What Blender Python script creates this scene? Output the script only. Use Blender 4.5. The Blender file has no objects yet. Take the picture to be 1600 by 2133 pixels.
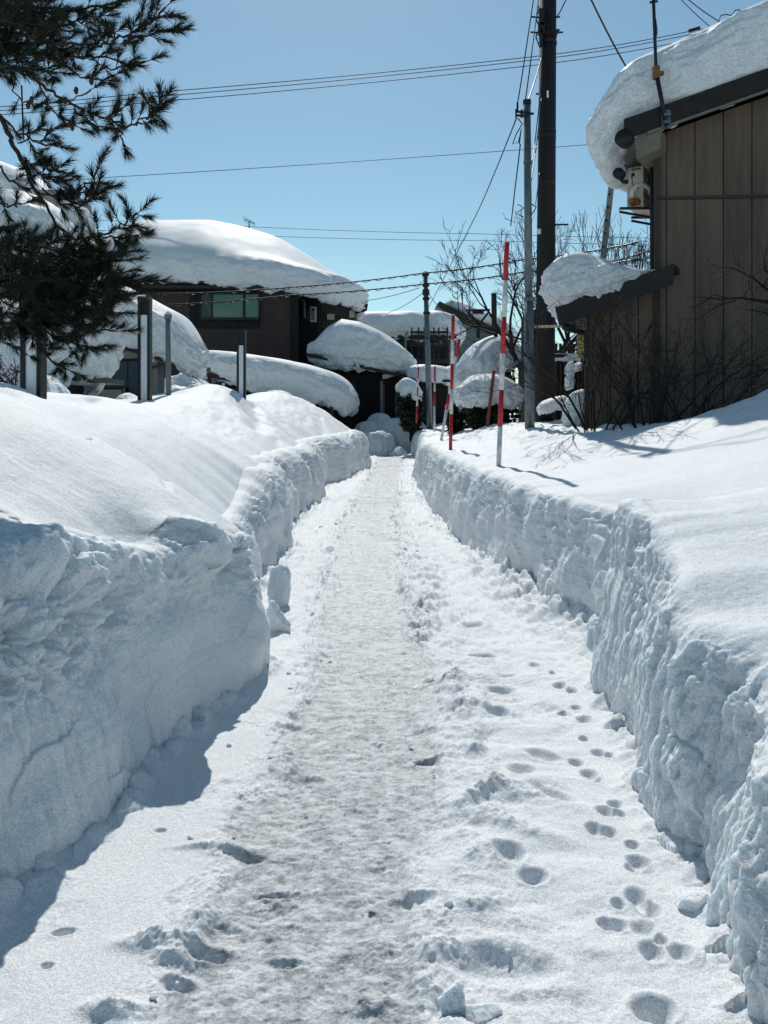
import bpy, math, random
import numpy as np
from mathutils import Vector, Matrix
R = math.radians
rng = random.Random(7)
scene = bpy.context.scene
C = scene.collection
F, CX, HY, EYE = 1600.0, 800.0, 860.0, 1.6     # focal length and horizon read off the photograph

def W(px, py, d):
    """world point seen at photo pixel (px, py) at distance d"""
    return Vector(((px - CX) / F * d, d, EYE + (HY - py) / F * d))

# ------------------------------------------------------------------ noise
_g = np.random.RandomState(3)
PERM = np.concatenate([_g.permutation(256)] * 3).astype(np.int32)
GR = _g.normal(size=(256, 3)).astype(np.float32)
GR /= np.linalg.norm(GR, axis=1)[:, None]

def pn(x, y, z=0.0, seed=0):
    x = np.asarray(x, np.float32); y = np.asarray(y, np.float32)
    z = np.broadcast_to(np.asarray(z, np.float32), np.broadcast(x, y).shape)
    x = np.broadcast_to(x, z.shape); y = np.broadcast_to(y, z.shape)
    xf, yf, zf = np.floor(x), np.floor(y), np.floor(z)
    X, Y, Z = (xf.astype(np.int32) + seed * 37) & 255, (yf.astype(np.int32) + seed * 11) & 255, (zf.astype(np.int32) + seed * 5) & 255
    x, y, z = x - xf, y - yf, z - zf
    u = x * x * x * (x * (x * 6 - 15) + 10); v = y * y * y * (y * (y * 6 - 15) + 10); w = z * z * z * (z * (z * 6 - 15) + 10)
    out = 0
    for i in (0, 1):
        a = PERM[X + i]; wu = u if i else 1 - u
        for j in (0, 1):
            b = PERM[a + Y + j]; wv = v if j else 1 - v
            for k in (0, 1):
                g = GR[PERM[b + Z + k]]
                out = out + (g[..., 0] * (x - i) + g[..., 1] * (y - j) + g[..., 2] * (z - k)) * wu * wv * (w if k else 1 - w)
    return out * 1.6

def fbm(x, y, z=0.0, oct=4, gain=.5, seed=0):
    a, s = 1.0, 0.0
    for o in range(oct):
        s = s + a * pn(np.asarray(x) * 2 ** o, np.asarray(y) * 2 ** o, np.asarray(z) * 2 ** o, seed + o)
        a *= gain
    return s

def billow(x, y, z=0.0, oct=3, gain=.5, seed=0):
    a, s = 1.0, 0.0
    for o in range(oct):
        s = s + a * (1 - np.abs(pn(np.asarray(x) * 2 ** o, np.asarray(y) * 2 ** o, np.asarray(z) * 2 ** o, seed + o)) * 2)
        a *= gain
    return s

def cells(x, y, seed=0):
    """2-D cellular noise: distance to the nearest point (f1), and that cell's random value"""
    x = np.asarray(x, np.float32); y = np.asarray(y, np.float32)
    xi, yi = np.floor(x), np.floor(y)
    best = np.full(x.shape, 9.0, np.float32); val = np.zeros(x.shape, np.float32)
    for dx in (-1, 0, 1):
        for dy in (-1, 0, 1):
            cx, cy = (xi + dx).astype(np.int32), (yi + dy).astype(np.int32)
            h = PERM[PERM[(cx + seed * 17) & 255] + (cy & 255)]
            jx = GR[h, 0] * .5 + .5; jy = GR[h, 1] * .5 + .5
            d = (cx + jx - x) ** 2 + (cy + jy - y) ** 2
            m = d < best
            best = np.where(m, d, best); val = np.where(m, h / 255.0, val)
    return np.sqrt(best), val

def sstep(a, b, x):
    t = np.clip((np.asarray(x, np.float32) - a) / (b - a), 0, 1)
    return t * t * (3 - 2 * t)

def itp(tab):
    a = np.array(tab, float)
    return lambda y: np.interp(y, a[:, 0], a[:, 1])

# ------------------------------------------------------------------ objects
ORG = {}
def tag(o, label=None, cat=None, group=None, kind=None):
    if label: o['label'] = label
    if cat: o['category'] = cat
    if group: o['group'] = group
    if kind: o['kind'] = kind
    return o

def thing(name, label, cat, loc, group=None):
    o = bpy.data.objects.new(name, None); C.objects.link(o)
    o.empty_display_size = .2
    o.location = loc
    ORG[o.name] = Vector(loc)
    return tag(o, label, cat, group)

def link(name, me, mat, parent=None, origin=None):
    o = bpy.data.objects.new(name, me); C.objects.link(o)
    me.materials.append(mat)
    if parent is not None:
        o.parent = parent; ORG[o.name] = ORG[parent.name]
    else:
        o.location = origin; ORG[o.name] = Vector(origin)
    return o

def auto_origin(V):
    return Vector((float((V[:, 0].min() + V[:, 0].max()) / 2), float((V[:, 1].min() + V[:, 1].max()) / 2), float(V[:, 2].min())))

def grid(name, V, mat, parent=None, wrap=False, attrs=None, flip=False, smooth=True):
    """mesh from an (rows, cols, 3) array of world points"""
    nr, nc = V.shape[:2]
    P = np.ascontiguousarray(V.reshape(-1, 3), np.float32)
    org = ORG[parent.name] if parent is not None else auto_origin(P)
    P = P - np.array(org, np.float32)
    idx = np.arange(nr * nc, dtype=np.int32).reshape(nr, nc)
    if wrap: idx = np.concatenate([idx, idx[:, :1]], 1)
    q = np.stack([idx[:-1, :-1], idx[:-1, 1:], idx[1:, 1:], idx[1:, :-1]], -1).reshape(-1, 4)
    if flip: q = q[:, ::-1]
    me = bpy.data.meshes.new(name)
    me.vertices.add(len(P)); me.vertices.foreach_set('co', P.ravel())
    me.loops.add(q.size); me.loops.foreach_set('vertex_index', np.ascontiguousarray(q, np.int32).ravel())
    me.polygons.add(len(q)); me.polygons.foreach_set('loop_start', np.arange(0, q.size, 4, dtype=np.int32))
    me.polygons.foreach_set('use_smooth', np.full(len(q), smooth))
    for k, a in (attrs or {}).items():
        at = me.attributes.new(k, 'FLOAT', 'POINT'); at.data.foreach_set('value', np.ascontiguousarray(a, np.float32).ravel())
    me.update(calc_edges=True)
    return link(name, me, mat, parent, org)

def grid_normals(V):
    a = np.gradient(V, axis=0); b = np.gradient(V, axis=1)
    n = np.cross(b, a)
    return n / np.maximum(np.linalg.norm(n, axis=-1, keepdims=True), 1e-9)

class MB:
    """collects simple shapes into ONE mesh"""
    def __init__(s): s.v, s.f = [], []
    def add(s, vs, fs):
        n = len(s.v); s.v += [tuple(p) for p in vs]; s.f += [tuple(i + n for i in f) for f in fs]; return s
    def box(s, c, size, M=None):
        x, y, z = [k / 2 for k in size]
        vs = [Vector(p) for p in ((-x,-y,-z),(x,-y,-z),(x,y,-z),(-x,y,-z),(-x,-y,z),(x,-y,z),(x,y,z),(-x,y,z))]
        if M is not None: vs = [M @ p for p in vs]
        c = Vector(c)
        return s.add([p + c for p in vs], [(0,3,2,1),(4,5,6,7),(0,1,5,4),(1,2,6,5),(2,3,7,6),(3,0,4,7)])
    def bar(s, a, b, w, h, up=(0, 0, 1)):
        """rectangular bar from a to b; h along up, w across"""
        a, b = Vector(a), Vector(b); d = (b - a).normalized(); u = Vector(up)
        sd = d.cross(u)
        if sd.length < 1e-4: sd = d.cross(Vector((1, 0, 0)))
        sd.normalize(); u = sd.cross(d).normalized()
        o = [sd * (i * w / 2) + u * (j * h / 2) for i, j in ((-1,-1),(1,-1),(1,1),(-1,1))]
        return s.add([a + k for k in o] + [b + k for k in o], [(0,1,2,3),(7,6,5,4),(0,4,5,1),(1,5,6,2),(2,6,7,3),(3,7,4,0)])
    def prism(s, poly, ext):
        n = len(poly); e = Vector(ext); p = [Vector(k) for k in poly]
        return s.add(p + [k + e for k in p], [tuple(range(n))[::-1], tuple(range(n, 2 * n))] + [(i, (i + 1) % n, n + (i + 1) % n, n + i) for i in range(n)])
    def tube(s, pts, rad, n=8, cap=True):
        pts = [Vector(p) for p in pts]; m = len(pts)
        if not hasattr(rad, '__len__'): rad = [rad] * m
        t0 = (pts[1] - pts[0]).normalized()
        u = t0.cross(Vector((0, 0, 1)))
        if u.length < 1e-3: u = t0.cross(Vector((1, 0, 0)))
        u.normalize()
        vs = []
        for i in range(m):
            t = (pts[min(i + 1, m - 1)] - pts[max(i - 1, 0)]).normalized()
            u = (u - t * u.dot(t)).normalized(); w = t.cross(u)
            for k in range(n):
                a = 2 * math.pi * k / n
                vs.append(pts[i] + (u * math.cos(a) + w * math.sin(a)) * rad[i])
        fs = [(i * n + k, i * n + (k + 1) % n, (i + 1) * n + (k + 1) % n, (i + 1) * n + k) for i in range(m - 1) for k in range(n)]
        if cap: fs += [tuple(range(n))[::-1], tuple(range((m - 1) * n, m * n))]
        return s.add(vs, fs)
    def cyl(s, a, b, r, n=14, r2=None): return s.tube([a, b], [r, r if r2 is None else r2], n)
    def build(s, name, mat, parent=None, smooth=False, bevel=0):
        V = np.array(s.v, np.float32)
        org = ORG[parent.name] if parent is not None else auto_origin(V)
        V = V - np.array(org, np.float32)
        me = bpy.data.meshes.new(name); me.from_pydata(V.tolist(), [], s.f)
        if smooth: me.polygons.foreach_set('use_smooth', np.full(len(me.polygons), True))
        me.update()
        o = link(name, me, mat, parent, org)
        if bevel:
            b = o.modifiers.new('bevel', 'BEVEL'); b.width = bevel; b.segments = 2; b.limit_method = 'ANGLE'
        return o

# ------------------------------------------------------------------ materials
class NT:
    def __init__(s, name):
        s.m = bpy.data.materials.new(name); s.m.use_nodes = True
        s.t = s.m.node_tree; s.b = s.t.nodes['Principled BSDF']
    def n(s, typ, **kw):
        nd = s.t.nodes.new(typ)
        for k, v in kw.items():
            if k in nd.inputs: nd.inputs[k].default_value = v
            else: setattr(nd, k, v)
        return nd
    def l(s, a, b): s.t.links.new(a, b)

def mat(name, col, rough=.7, var=.25, scale=6.0, bump=.15, bscale=40.0, metal=0.0, spec=.3, streak=None, col2=None):
    """a painted / wooden / metal surface with blotches of wear and a little relief"""
    k = NT(name); b = k.b
    tc = k.n('ShaderNodeTexCoord'); mp = k.n('ShaderNodeMapping')
    if streak: mp.inputs['Scale'].default_value = streak
    k.l(tc.outputs['Object'], mp.inputs['Vector'])
    nz = k.n('ShaderNodeTexNoise', Scale=scale, Detail=6.0, Roughness=.65); k.l(mp.outputs[0], nz.inputs['Vector'])
    rp = k.n('ShaderNodeValToRGB')
    c2 = col2 if col2 else tuple(c * (1 - var) for c in col)
    c3 = tuple(min(1, c * (1 + var)) for c in col)
    rp.color_ramp.elements[0].position = .35; rp.color_ramp.elements[0].color = (*c2, 1)
    rp.color_ramp.elements[1].position = .68; rp.color_ramp.elements[1].color = (*c3, 1)
    k.l(nz.outputs['Fac'], rp.inputs['Fac']); k.l(rp.outputs[0], b.inputs['Base Color'])
    b.inputs['Roughness'].default_value = rough; b.inputs['Metallic'].default_value = metal
    b.inputs['Specular IOR Level'].default_value = spec
    if bump:
        nb = k.n('ShaderNodeTexNoise', Scale=bscale, Detail=4.0); k.l(mp.outputs[0], nb.inputs['Vector'])
        bp = k.n('ShaderNodeBump', Strength=bump, Distance=.02); k.l(nb.outputs['Fac'], bp.inputs['Height']); k.l(bp.outputs[0], b.inputs['Normal'])
    return k.m

def snow_mat(name, grain=.5, gscale=230.0, col=(.815, .85, .872), ice=False, sss=.0):
    k = NT(name); b = k.b
    ge = k.n('ShaderNodeNewGeometry')
    b.inputs['Base Color'].default_value = (*col, 1)
    b.inputs['Roughness'].default_value = .62; b.inputs['Specular IOR Level'].default_value = .28
    if sss:
        b.inputs['Subsurface Weight'].default_value = sss
        b.inputs['Subsurface Radius'].default_value = (.6, .85, 1.0); b.inputs['Subsurface Scale'].default_value = .05
    n1 = k.n('ShaderNodeTexNoise', Scale=gscale, Detail=3.0, Roughness=.7); k.l(ge.outputs['Position'], n1.inputs['Vector'])
    n2 = k.n('ShaderNodeTexNoise', Scale=gscale * .22, Detail=3.0, Roughness=.6); k.l(ge.outputs['Position'], n2.inputs['Vector'])
    ad = k.n('ShaderNodeMath', operation='MULTIPLY_ADD'); k.l(n2.outputs['Fac'], ad.inputs[0]); ad.inputs[1].default_value = 1.6; k.l(n1.outputs['Fac'], ad.inputs[2])
    bp = k.n('ShaderNodeBump', Strength=grain, Distance=.006); k.l(ad.outputs[0], bp.inputs['Height'])
    k.l(bp.outputs[0], b.inputs['Normal'])
    # single crystals a shade brighter or duller than their neighbours
    vr = k.n('ShaderNodeTexVoronoi', Scale=gscale * 1.1); k.l(ge.outputs['Position'], vr.inputs['Vector'])
    sp = k.n('ShaderNodeSeparateColor'); k.l(vr.outputs['Color'], sp.inputs[0])
    mr = k.n('ShaderNodeMapRange'); k.l(sp.outputs[0], mr.inputs['Value'])
    mr.inputs['To Min'].default_value = .66; mr.inputs['To Max'].default_value = 1.0
    mx = k.n('ShaderNodeMix', data_type='RGBA', blend_type='MULTIPLY'); mx.inputs[0].default_value = 1.0
    mx.inputs[6].default_value = (*col, 1); k.l(mr.outputs[0], mx.inputs[7])
    src = mx.outputs[2]
    if ice:
        at = k.n('ShaderNodeAttribute', attribute_name='ice')
        n3 = k.n('ShaderNodeTexNoise', Scale=22.0, Detail=9.0, Roughness=.80)
        mp = k.n('ShaderNodeMapping'); mp.inputs['Scale'].default_value = (.6, 1.0, 1); k.l(ge.outputs['Position'], mp.inputs['Vector']); k.l(mp.outputs[0], n3.inputs['Vector'])
        m3 = k.n('ShaderNodeMapRange'); k.l(n3.outputs['Fac'], m3.inputs['Value']); m3.inputs['From Min'].default_value = .40; m3.inputs['From Max'].default_value = .58
        mm = k.n('ShaderNodeMath', operation='MULTIPLY'); k.l(at.outputs['Fac'], mm.inputs[0]); k.l(m3.outputs[0], mm.inputs[1])
        mi = k.n('ShaderNodeMix', data_type='RGBA'); k.l(mm.outputs[0], mi.inputs[0]); k.l(src, mi.inputs[6]); mi.inputs[7].default_value = (.21, .24, .255, 1)
        src = mi.outputs[2]
        rr = k.n('ShaderNodeMapRange'); k.l(mm.outputs[0], rr.inputs['Value']); rr.inputs['To Min'].default_value = .6; rr.inputs['To Max'].default_value = .17
        k.l(rr.outputs[0], b.inputs['Roughness'])
        rs = k.n('ShaderNodeMapRange'); k.l(mm.outputs[0], rs.inputs['Value']); rs.inputs['To Min'].default_value = .28; rs.inputs['To Max'].default_value = .65
        k.l(rs.outputs[0], b.inputs['Specular IOR Level'])
    k.l(src, b.inputs['Base Color'])
    return k.m

# ------------------------------------------------------------------ camera, sun, sky
cam = bpy.data.cameras.new('camera'); camo = bpy.data.objects.new('camera', cam); C.objects.link(camo)
camo.location = (0, 0, EYE); camo.rotation_euler = (R(90), 0, 0)
cam.sensor_fit = 'HORIZONTAL'; cam.sensor_width = 36; cam.lens = 36
cam.shift_y = -(1066.5 - HY) / 1600.0
cam.clip_start = .05; cam.clip_end = 5000
scene.camera = camo

SUN_AZ, SUN_EL = R(-4.5), R(47)          # azimuth from +Y, positive to the right
sd = Vector((math.sin(SUN_AZ) * math.cos(SUN_EL), math.cos(SUN_AZ) * math.cos(SUN_EL), math.sin(SUN_EL)))
sl = bpy.data.lights.new('sun', 'SUN'); sl.energy = 3.7; sl.angle = R(.5); sl.color = (1, .96, .89)
so = bpy.data.objects.new('sun', sl); C.objects.link(so); so.rotation_euler = (-sd).to_track_quat('-Z', 'Y').to_euler()
wd = bpy.data.worlds.new('World'); scene.world = wd; wd.use_nodes = True
wt = wd.node_tree; bg = wt.nodes['Background']
sk = wt.nodes.new('ShaderNodeTexSky'); sk.sky_type = 'NISHITA'; sk.sun_disc = False
sk.sun_elevation = SUN_EL; sk.sun_rotation = SUN_AZ
sk.air_density = 1.0; sk.dust_density = .22; sk.ozone_density = 1.0; sk.altitude = 0
tn = wt.nodes.new('ShaderNodeMix'); tn.data_type = 'RGBA'; tn.blend_type = 'MULTIPLY'; tn.inputs[0].default_value = 1.0
tn.inputs[7].default_value = (.83, 1.0, .925, 1)      # the cool, slightly green cast of the day's sky
wt.links.new(sk.outputs[0], tn.inputs[6]); wt.links.new(tn.outputs[2], bg.inputs[0]); bg.inputs[1].default_value = .100
vs = scene.view_settings
vs.view_transform = 'Standard'; vs.look = 'None'; vs.exposure = 0.05; vs.gamma = 1.0
cy = scene.cycles
cy.use_denoising = True; cy.max_bounces = 8; cy.diffuse_bounces = 5; cy.glossy_bounces = 3; cy.caustics_reflective = False; cy.caustics_refractive = False
cy.sample_clamp_indirect = 6.0

SNOW = snow_mat('snow', grain=.45, sss=.6)
SNOW_FAR = snow_mat('snow_far', grain=.25, gscale=60.0)
SNOW_PATH = snow_mat('trodden_snow', grain=.55, gscale=240.0, ice=True)
# ================================================================== the ground, the path and its two snow banks
def disc_ground():
    m = MB()
    m.box((0, 300, -.36), (2400, 2400, .1))
    o = m.build('ground', SNOW_FAR); tag(o, kind='structure')
disc_ground()

YS = np.concatenate([[.3, .6, .9, 1.2, 1.4]]).tolist()
y = 1.5
while y < 46:
    YS.append(y); y += max(.0045, min(.00072 * y * y, .12))
YS = np.array(YS)

LB = itp([(.3,-1.85),(1.5,-1.52),(2.2,-1.33),(2.527,-1.264),(2.79,-1.185),(3.24,-1.10),(3.58,-1.085),(3.94,-1.0),(4.34,-.885),(4.80,-.775),(4.95,-.80),(5.05,-.88),(5.2,-1.15),(6.5,-1.22),(8.23,-1.178),(9.24,-1.09),(9.4,-1.12),(9.75,-1.36),(11.3,-1.33),(14.5,-1.115),(14.7,-1.15),(15.2,-1.36),(17.2,-1.30),(18.8,-.90),(22.5,-.40),(22.9,-.46),(23.4,-.95),(30,-1.4),(46,-1.6)])
LH = itp([(.3,1.18),(2.5,1.14),(3.2,1.06),(3.9,1.0),(4.4,.93),(4.85,.84),(5.1,.74),(6.5,.64),(7.5,.74),(8.4,.97),(9.2,.97),(11,1.02),(14.5,1.0),(17,1.04),(22.5,1.10),(24,.95),(46,.7)])
LC = itp([(.3,1.72),(5,1.80),(7,1.84),(9,1.82),(11.5,1.74),(14,1.9),(16.3,2.0),(19,1.86),(22,1.9),(25,1.95),(28,1.7),(31,1.35),(46,1.1)])
LU = itp([(.3,2.0),(8,2.1),(12,2.2),(20,2.1),(25,1.8),(31,.9),(46,1.0)])

RB = itp([(.3,.96),(2.10,1.01),(2.43,1.094),(2.715,1.145),(2.93,1.108),(3.23,1.11),(3.69,1.225),(4.30,1.265),(4.54,1.265),(4.58,1.42),(4.64,1.62),(4.9,1.60),(5.4,1.48),(6.05,1.32),(6.77,1.20),(7.95,1.08),(9.85,.885),(11.9,.81),(16.1,.70),(19.5,.76),(19.9,.80),(20.6,1.15),(23,1.3),(26,1.2),(29,1.05),(34.6,.90),(46,.2)])
RH = itp([(.3,.62),(2.1,.64),(2.5,.70),(2.9,.78),(3.4,.91),(3.8,1.01),(4.3,1.09),(4.57,1.09),(4.68,.88),(5.4,.92),(8,.95),(16,.98),(19.7,.98),(21,.9),(35,.92),(46,.9)])
RR = itp([(.3,.18),(2.5,.17),(3.5,.15),(4.3,.12),(4.6,.12),(5.2,.16),(8,.2),(20,.22),(46,.3)])
LR = itp([(.3,.42),(3,.38),(4.0,.20),(4.5,.10),(5,.12),(7,.2),(9,.36),(14,.42),(22,.48),(46,.45)])

def left_top(y, u, x, h=None):
    c, uc = LC(y), LU(y)
    if h is None: h = LH(y)
    q = np.clip(u / uc, 0, 1)
    z = h + (c - h) * (1 - (1 - q) ** 1.75)
    dn = np.maximum(u - uc, 0)
    z = z - (c - .95) * (1 - np.exp(-(dn / 4.0) ** 2))
    def bump(px, py, d, sx, sy, a):
        p = W(px, py, d)
        return a * np.exp(-((x - p.x) / sx) ** 2 - ((y - d) / sy) ** 2)
    z = z + bump(455, 800, 16.4, .75, 1.6, .26) + bump(380, 820, 13.0, .8, 1.2, .06) + bump(565, 815, 21.5, 1.1, 2.0, .30) + bump(660, 850, 25, .9, 2.2, .15)
    z = z + bump(40, 815, 6.6, .8, .5, .05)
    # wind-cut trench, groove and the trodden step on the smooth crown
    def trench(a, b, wdt, dep):
        ax, ay = a; bx, by = b; L2 = (bx - ax) ** 2 + (by - ay) ** 2
        t = np.clip(((x - ax) * (bx - ax) + (y - ay) * (by - ay)) / L2, 0, 1)
        dd = np.hypot(x - ax - t * (bx - ax), y - ay - t * (by - ay))
        wv = wdt * (.45 + .55 * np.sin(np.pi * np.clip(t, .02, .98)))
        return -dep * np.exp(-(dd / wv) ** 2)
    z = z + trench((-2.42, 5.58), (-1.88, 4.72), .10, .13)
    z = z + trench((-1.62, 5.55), (-1.30, 4.6), .035, .022)
    z = z + trench((-2.95, 17.2), (-2.2, 13.2), .26, .15) + trench((-1.9, 13.5), (-1.5, 11.0), .16, .05)
    z = z + trench((-1.75, 21.0), (-1.35, 17.5), .14, .04) + trench((-3.3, 8.6), (-3.0, 6.2), .2, .08)
    return z

def right_top(y, u, x, h=None):
    if h is None: h = RH(y)
    near = .10 * u + .066 * u * u
    near = np.where(u < 3.4, near, .10 * 3.4 + .066 * 3.4 ** 2 + .02 * (u - 3.4))
    far = .44 * (1 - np.exp(-(u / .95) ** 1.6)) + .01 * np.minimum(u, 6)
    k = sstep(8.4, 10.6, y)
    z = h + near * (1 - k) + far * k
    k2 = sstep(14.5, 20, y)
    z = z * (1 - k2) + (h + .42 * (1 - np.exp(-(u / 1.3) ** 1.5))) * k2
    z = z - .16 * np.exp(-((x - 1.95) / .45) ** 2 - ((y - 5.15) / .55) ** 2)
    return z - .25 * sstep(6, 14, u) * sstep(9, 14, y)

def bank(sgn, B, H, RAD, top, name, label):
    ny = len(YS)
    na, nb, ncc = 300, 70, 250
    Y = YS[:, None]
    xb, h, r = B(YS), H(YS), RAD(YS)
    h = h * (1 + sstep(2, 3, YS) * .055 * fbm(YS * 1.7, 0 * YS, 3 + sgn, 3, .55, 33))
    xb = xb + .03 * fbm(YS * 1.1, 0 * YS, 9 + sgn, 3, .5, 35) * sstep(1.5, 3, YS)
    xb, h, r = xb[:, None], h[:, None], np.minimum(r, .6 * h)[:, None]
    # soften the saw-tooth plan a little
    a = np.linspace(0, 1, na)[None]
    zA = -.08 + a * (h - r + .08)
    bat = .10 if sgn > 0 else np.interp(YS, [3.3, 4.3, 5.0, 5.4], [.10, -.01, -.01, .10])[:, None]
    xA = xb + sgn * bat * np.maximum(zA, 0)
    ph = np.linspace(0, math.pi / 2, nb + 1)[None, 1:]
    xo = xb + sgn * bat * (h - r)
    xBm = xo + sgn * r * (1 - np.cos(ph)); zB = h - r + r * np.sin(ph)
    u = (np.linspace(0, 1, ncc + 1)[1:] ** 1.7 * 11.5)
    u = np.concatenate([u, [13, 16, 20, 28, 40, 60]])[None]
    xC = xo + sgn * (r + u)
    Yc = np.broadcast_to(Y, xC.shape)
    zC = top(Yc, np.broadcast_to(u, xC.shape), xC, H(YS)[:, None] + (h - H(YS)[:, None]) * np.exp(-u / .45))
    X = np.concatenate([xA, xBm, xC], 1); Z = np.concatenate([zA, zB, zC], 1)
    V = np.stack([X, np.broadcast_to(Y, X.shape), Z], -1)
    N = grid_normals(V) * (-sgn)
    if sgn < 0: pass
    T = np.concatenate([np.broadcast_to(a, zA.shape), 1 + np.broadcast_to(ph, zB.shape) / (math.pi / 2), 2 + np.broadcast_to(u, zC.shape)], 1)
    x, yy, z = V[..., 0], V[..., 1], V[..., 2]
    fall = np.clip(2.2 - T, 0, 1); fall = fall * fall * (3 - 2 * fall)           # 1 on the cut face, 0 on the smooth crown
    far = np.clip(4.0 / np.maximum(yy, 4.0), .45, 1) ** .5
    hz = np.clip(z / np.broadcast_to(h, z.shape), 0, 1.2)
    s = yy * 1.0
    D = np.zeros_like(x)
    # broad shovel-cut planes and hollows of the face
    D += fall * ((.085 if sgn < 0 else .06) * fbm(s * 1.3, z * 1.4, x * .6, 3, .5, 1) - .02)
    c1, v1 = cells(s * 2.3 + .35 * pn(s * 3, z * 3, 0, 5), z * 2.1 + .3 * pn(s * 3, z * 3, 4, 6), 3)
    D += fall * .035 * (v1 - .5) * sstep(.0, .35, .75 - c1)
    # striations left by the shovel: fine, nearly vertical
    dn_ = fall * np.clip(1.25 - T, 0, .35) / .35          # only below the rolled edge
    D += dn_ * .017 * fbm(s * 15, z * 1.9, 0, 3, .55, 9) * (.4 + sstep(-.1, .4, pn(s * 1.1, z * 1.3, 0, 12)))
    if sgn > 0:
        fl = sstep(-.35, .5, pn(s * .9, z * .8, 0, 31)) * sstep(12, 4, yy) * .8 + .2
        fl = np.maximum(fl, sstep(5.2, 4.2, yy) * .9)
        bl = billow(s * 13 + .25 * pn(s * 4, z * 6, 0, 2), z * 1.7 + 2.1 * pn(s * 7, z * 1.5, 0, 8), 0, 3, .55, 17)
        D += dn_ * fl * .015 * (bl - .8)
        D += dn_ * .008 * fl * fbm(s * 24, z * 6, 0, 2, .5, 19)
        D += fall * .020 * billow(s * 8, z * 7, x * 3, 3, .6, 23) * sstep(.1, .5, pn(s * 1.7, z * 1.9, 3, 25))
    D += fall * .005 * fbm(s * .5, z * 11 + .4 * pn(s * 1.5, z * 2, 0, 28), 0, 3, .6, 29)      # faint layers of separate snowfalls
    # crumbling, lumpy snow in the upper band
    up = sstep(.45, .85, hz + .30 * pn(s * 2.2, z * 2.0, 0, 41))
    lump = sstep(-.15, .35, pn(s * 1.8, z * 1.2, 7, 43))
    wl = (1.35 if sgn < 0 else .5)
    c2, v2 = cells(s * 9 + .5 * pn(s * 9, z * 9, 0, 45), z * 9 + .5 * pn(s * 9, z * 9, 4, 46), 7)
    D += fall * wl * up * lump * (.072 * v2 * np.sqrt(np.clip(1 - c2 ** 2 * 2.0, 0, 1)) - .012)
    c3, v3 = cells(s * 21, z * 21, 9)
    D += fall * wl * up * (.018 * v3 * np.sqrt(np.clip(1 - c3 ** 2 * 2.0, 0, 1)))
    D += fall * wl * up * lump * .022 * fbm(s * 18, z * 18, x * 9, 4, .6, 49)
    # the small overhanging lip
    D += .035 * np.exp(-((T - 1.15) / .35) ** 2) * (.5 + fbm(s * 2.6, 0 * z, 0, 3, .6, 51))
    D += .012 * np.exp(-((T - 1.1) / .5) ** 2) * fbm(s * 9, z * 9, x * 9, 4, .6, 53)
    if sgn < 0:
        def blob(y0, z0, sy, sz, amp): return amp * np.exp(-((s - y0) / sy) ** 2 - ((z - z0) / sz) ** 2)
        D += blob(4.12, .86, .16, .13, -.20) + blob(3.80, .99, .22, .10, .05) + blob(4.50, .72, .16, .10, .07) + blob(3.05, 1.0, .20, .14, -.13)
        D += blob(2.75, .90, .10, .12, .09) + blob(2.62, .98, .08, .10, -.10) + blob(3.22, .82, .07, .10, -.09) + blob(3.42, .80, .10, .08, .08) + blob(3.40, .95, .10, .06, -.08) + blob(2.55, .62, .15, .14, .05) + blob(3.35, .66, .12, .10, .06)
        D += blob(4.62, .45, .12, .35, -.04) + blob(4.2, .35, .3, .2, .03) + blob(2.6, .25, .2, .12, .025)
        D += fall * sstep(.38, .75, hz) * sstep(3.9, 3.0, yy) * (.075 * billow(s * 5.0, z * 5.0, x * 4, 4, .60, 57) - .035)
    else:
        def blob(y0, z0, sy, sz, amp): return amp * np.exp(-((s - y0) / sy) ** 2 - ((z - z0) / sz) ** 2)
        D += blob(2.85, .55, .14, .22, -.05) + blob(2.45, .45, .10, .25, .05) + blob(3.3, .55, .12, .3, -.04) + blob(2.2, .35, .2, .2, -.04)
        D += dn_ * sstep(3.6, 2.6, yy) * (.022 * billow(s * 7, z * 2.5, x * 4, 3, .62, 57) - .010)
    # crown: soft swells, wind ripples, settled grain
    cr = np.clip(T - 1.5, 0, 1)
    D += cr * far * (.030 * fbm(x * .9, yy * .55, 0, 3, .5, 61) + .006 * fbm(x * 7 + yy * 1.2, yy * 2.6, 0, 3, .5, 63))
    D += cr * .0035 * fbm(x * 34, yy * 30, 0, 2, .6, 67)
    if sgn > 0:      # ploughed-up, lumpy ridge before the house
        rd = sstep(9.2, 10.6, yy) * sstep(16, 12, yy) * sstep(.45, 1.1, T - 2)
        rd = np.maximum(rd, .55 * sstep(6.5, 8.8, yy) * sstep(2.3, 3.1, T - 2) * sstep(11, 9, yy))
        rd = np.maximum(rd, .8 * sstep(12, 14, yy) * sstep(23, 19, yy) * sstep(.25, .8, T - 2))
        c4, v4 = cells(x * 2.6 + .4 * pn(x * 4, yy * 4, 0, 71), yy * 1.5 + .4 * pn(x * 4, yy * 4, 3, 72), 11)
        D += rd * (.17 * v4 * np.clip(1 - c4 * 1.2, 0, 1) + .045 * fbm(x * 3.4, yy * 2.4, 0, 4, .55, 73))
    else:
        rd = sstep(9, 12, yy) * sstep(.1, .5, T - 2) * sstep(2.0, 1.2, T - 2)
        D += rd * .028 * fbm(x * 3 + yy * .5, yy * 1.0, 0, 4, .55, 75)
    V = V + N * D[..., None] * np.where(yy[..., None] > 1.45, 1, .3)
    o = grid(name, V, SNOW, flip=(sgn > 0))
    return tag(o, label, 'snow bank')

bank(-1, LB, LH, LR, left_top, 'snow_bank', 'high shovelled snow bank along the left side of the path, lamp posts behind it')
bank(1, RB, RH, RR, right_top, 'snow_bank', 'shovelled snow bank along the right side of the path, striped poles in it')

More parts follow.
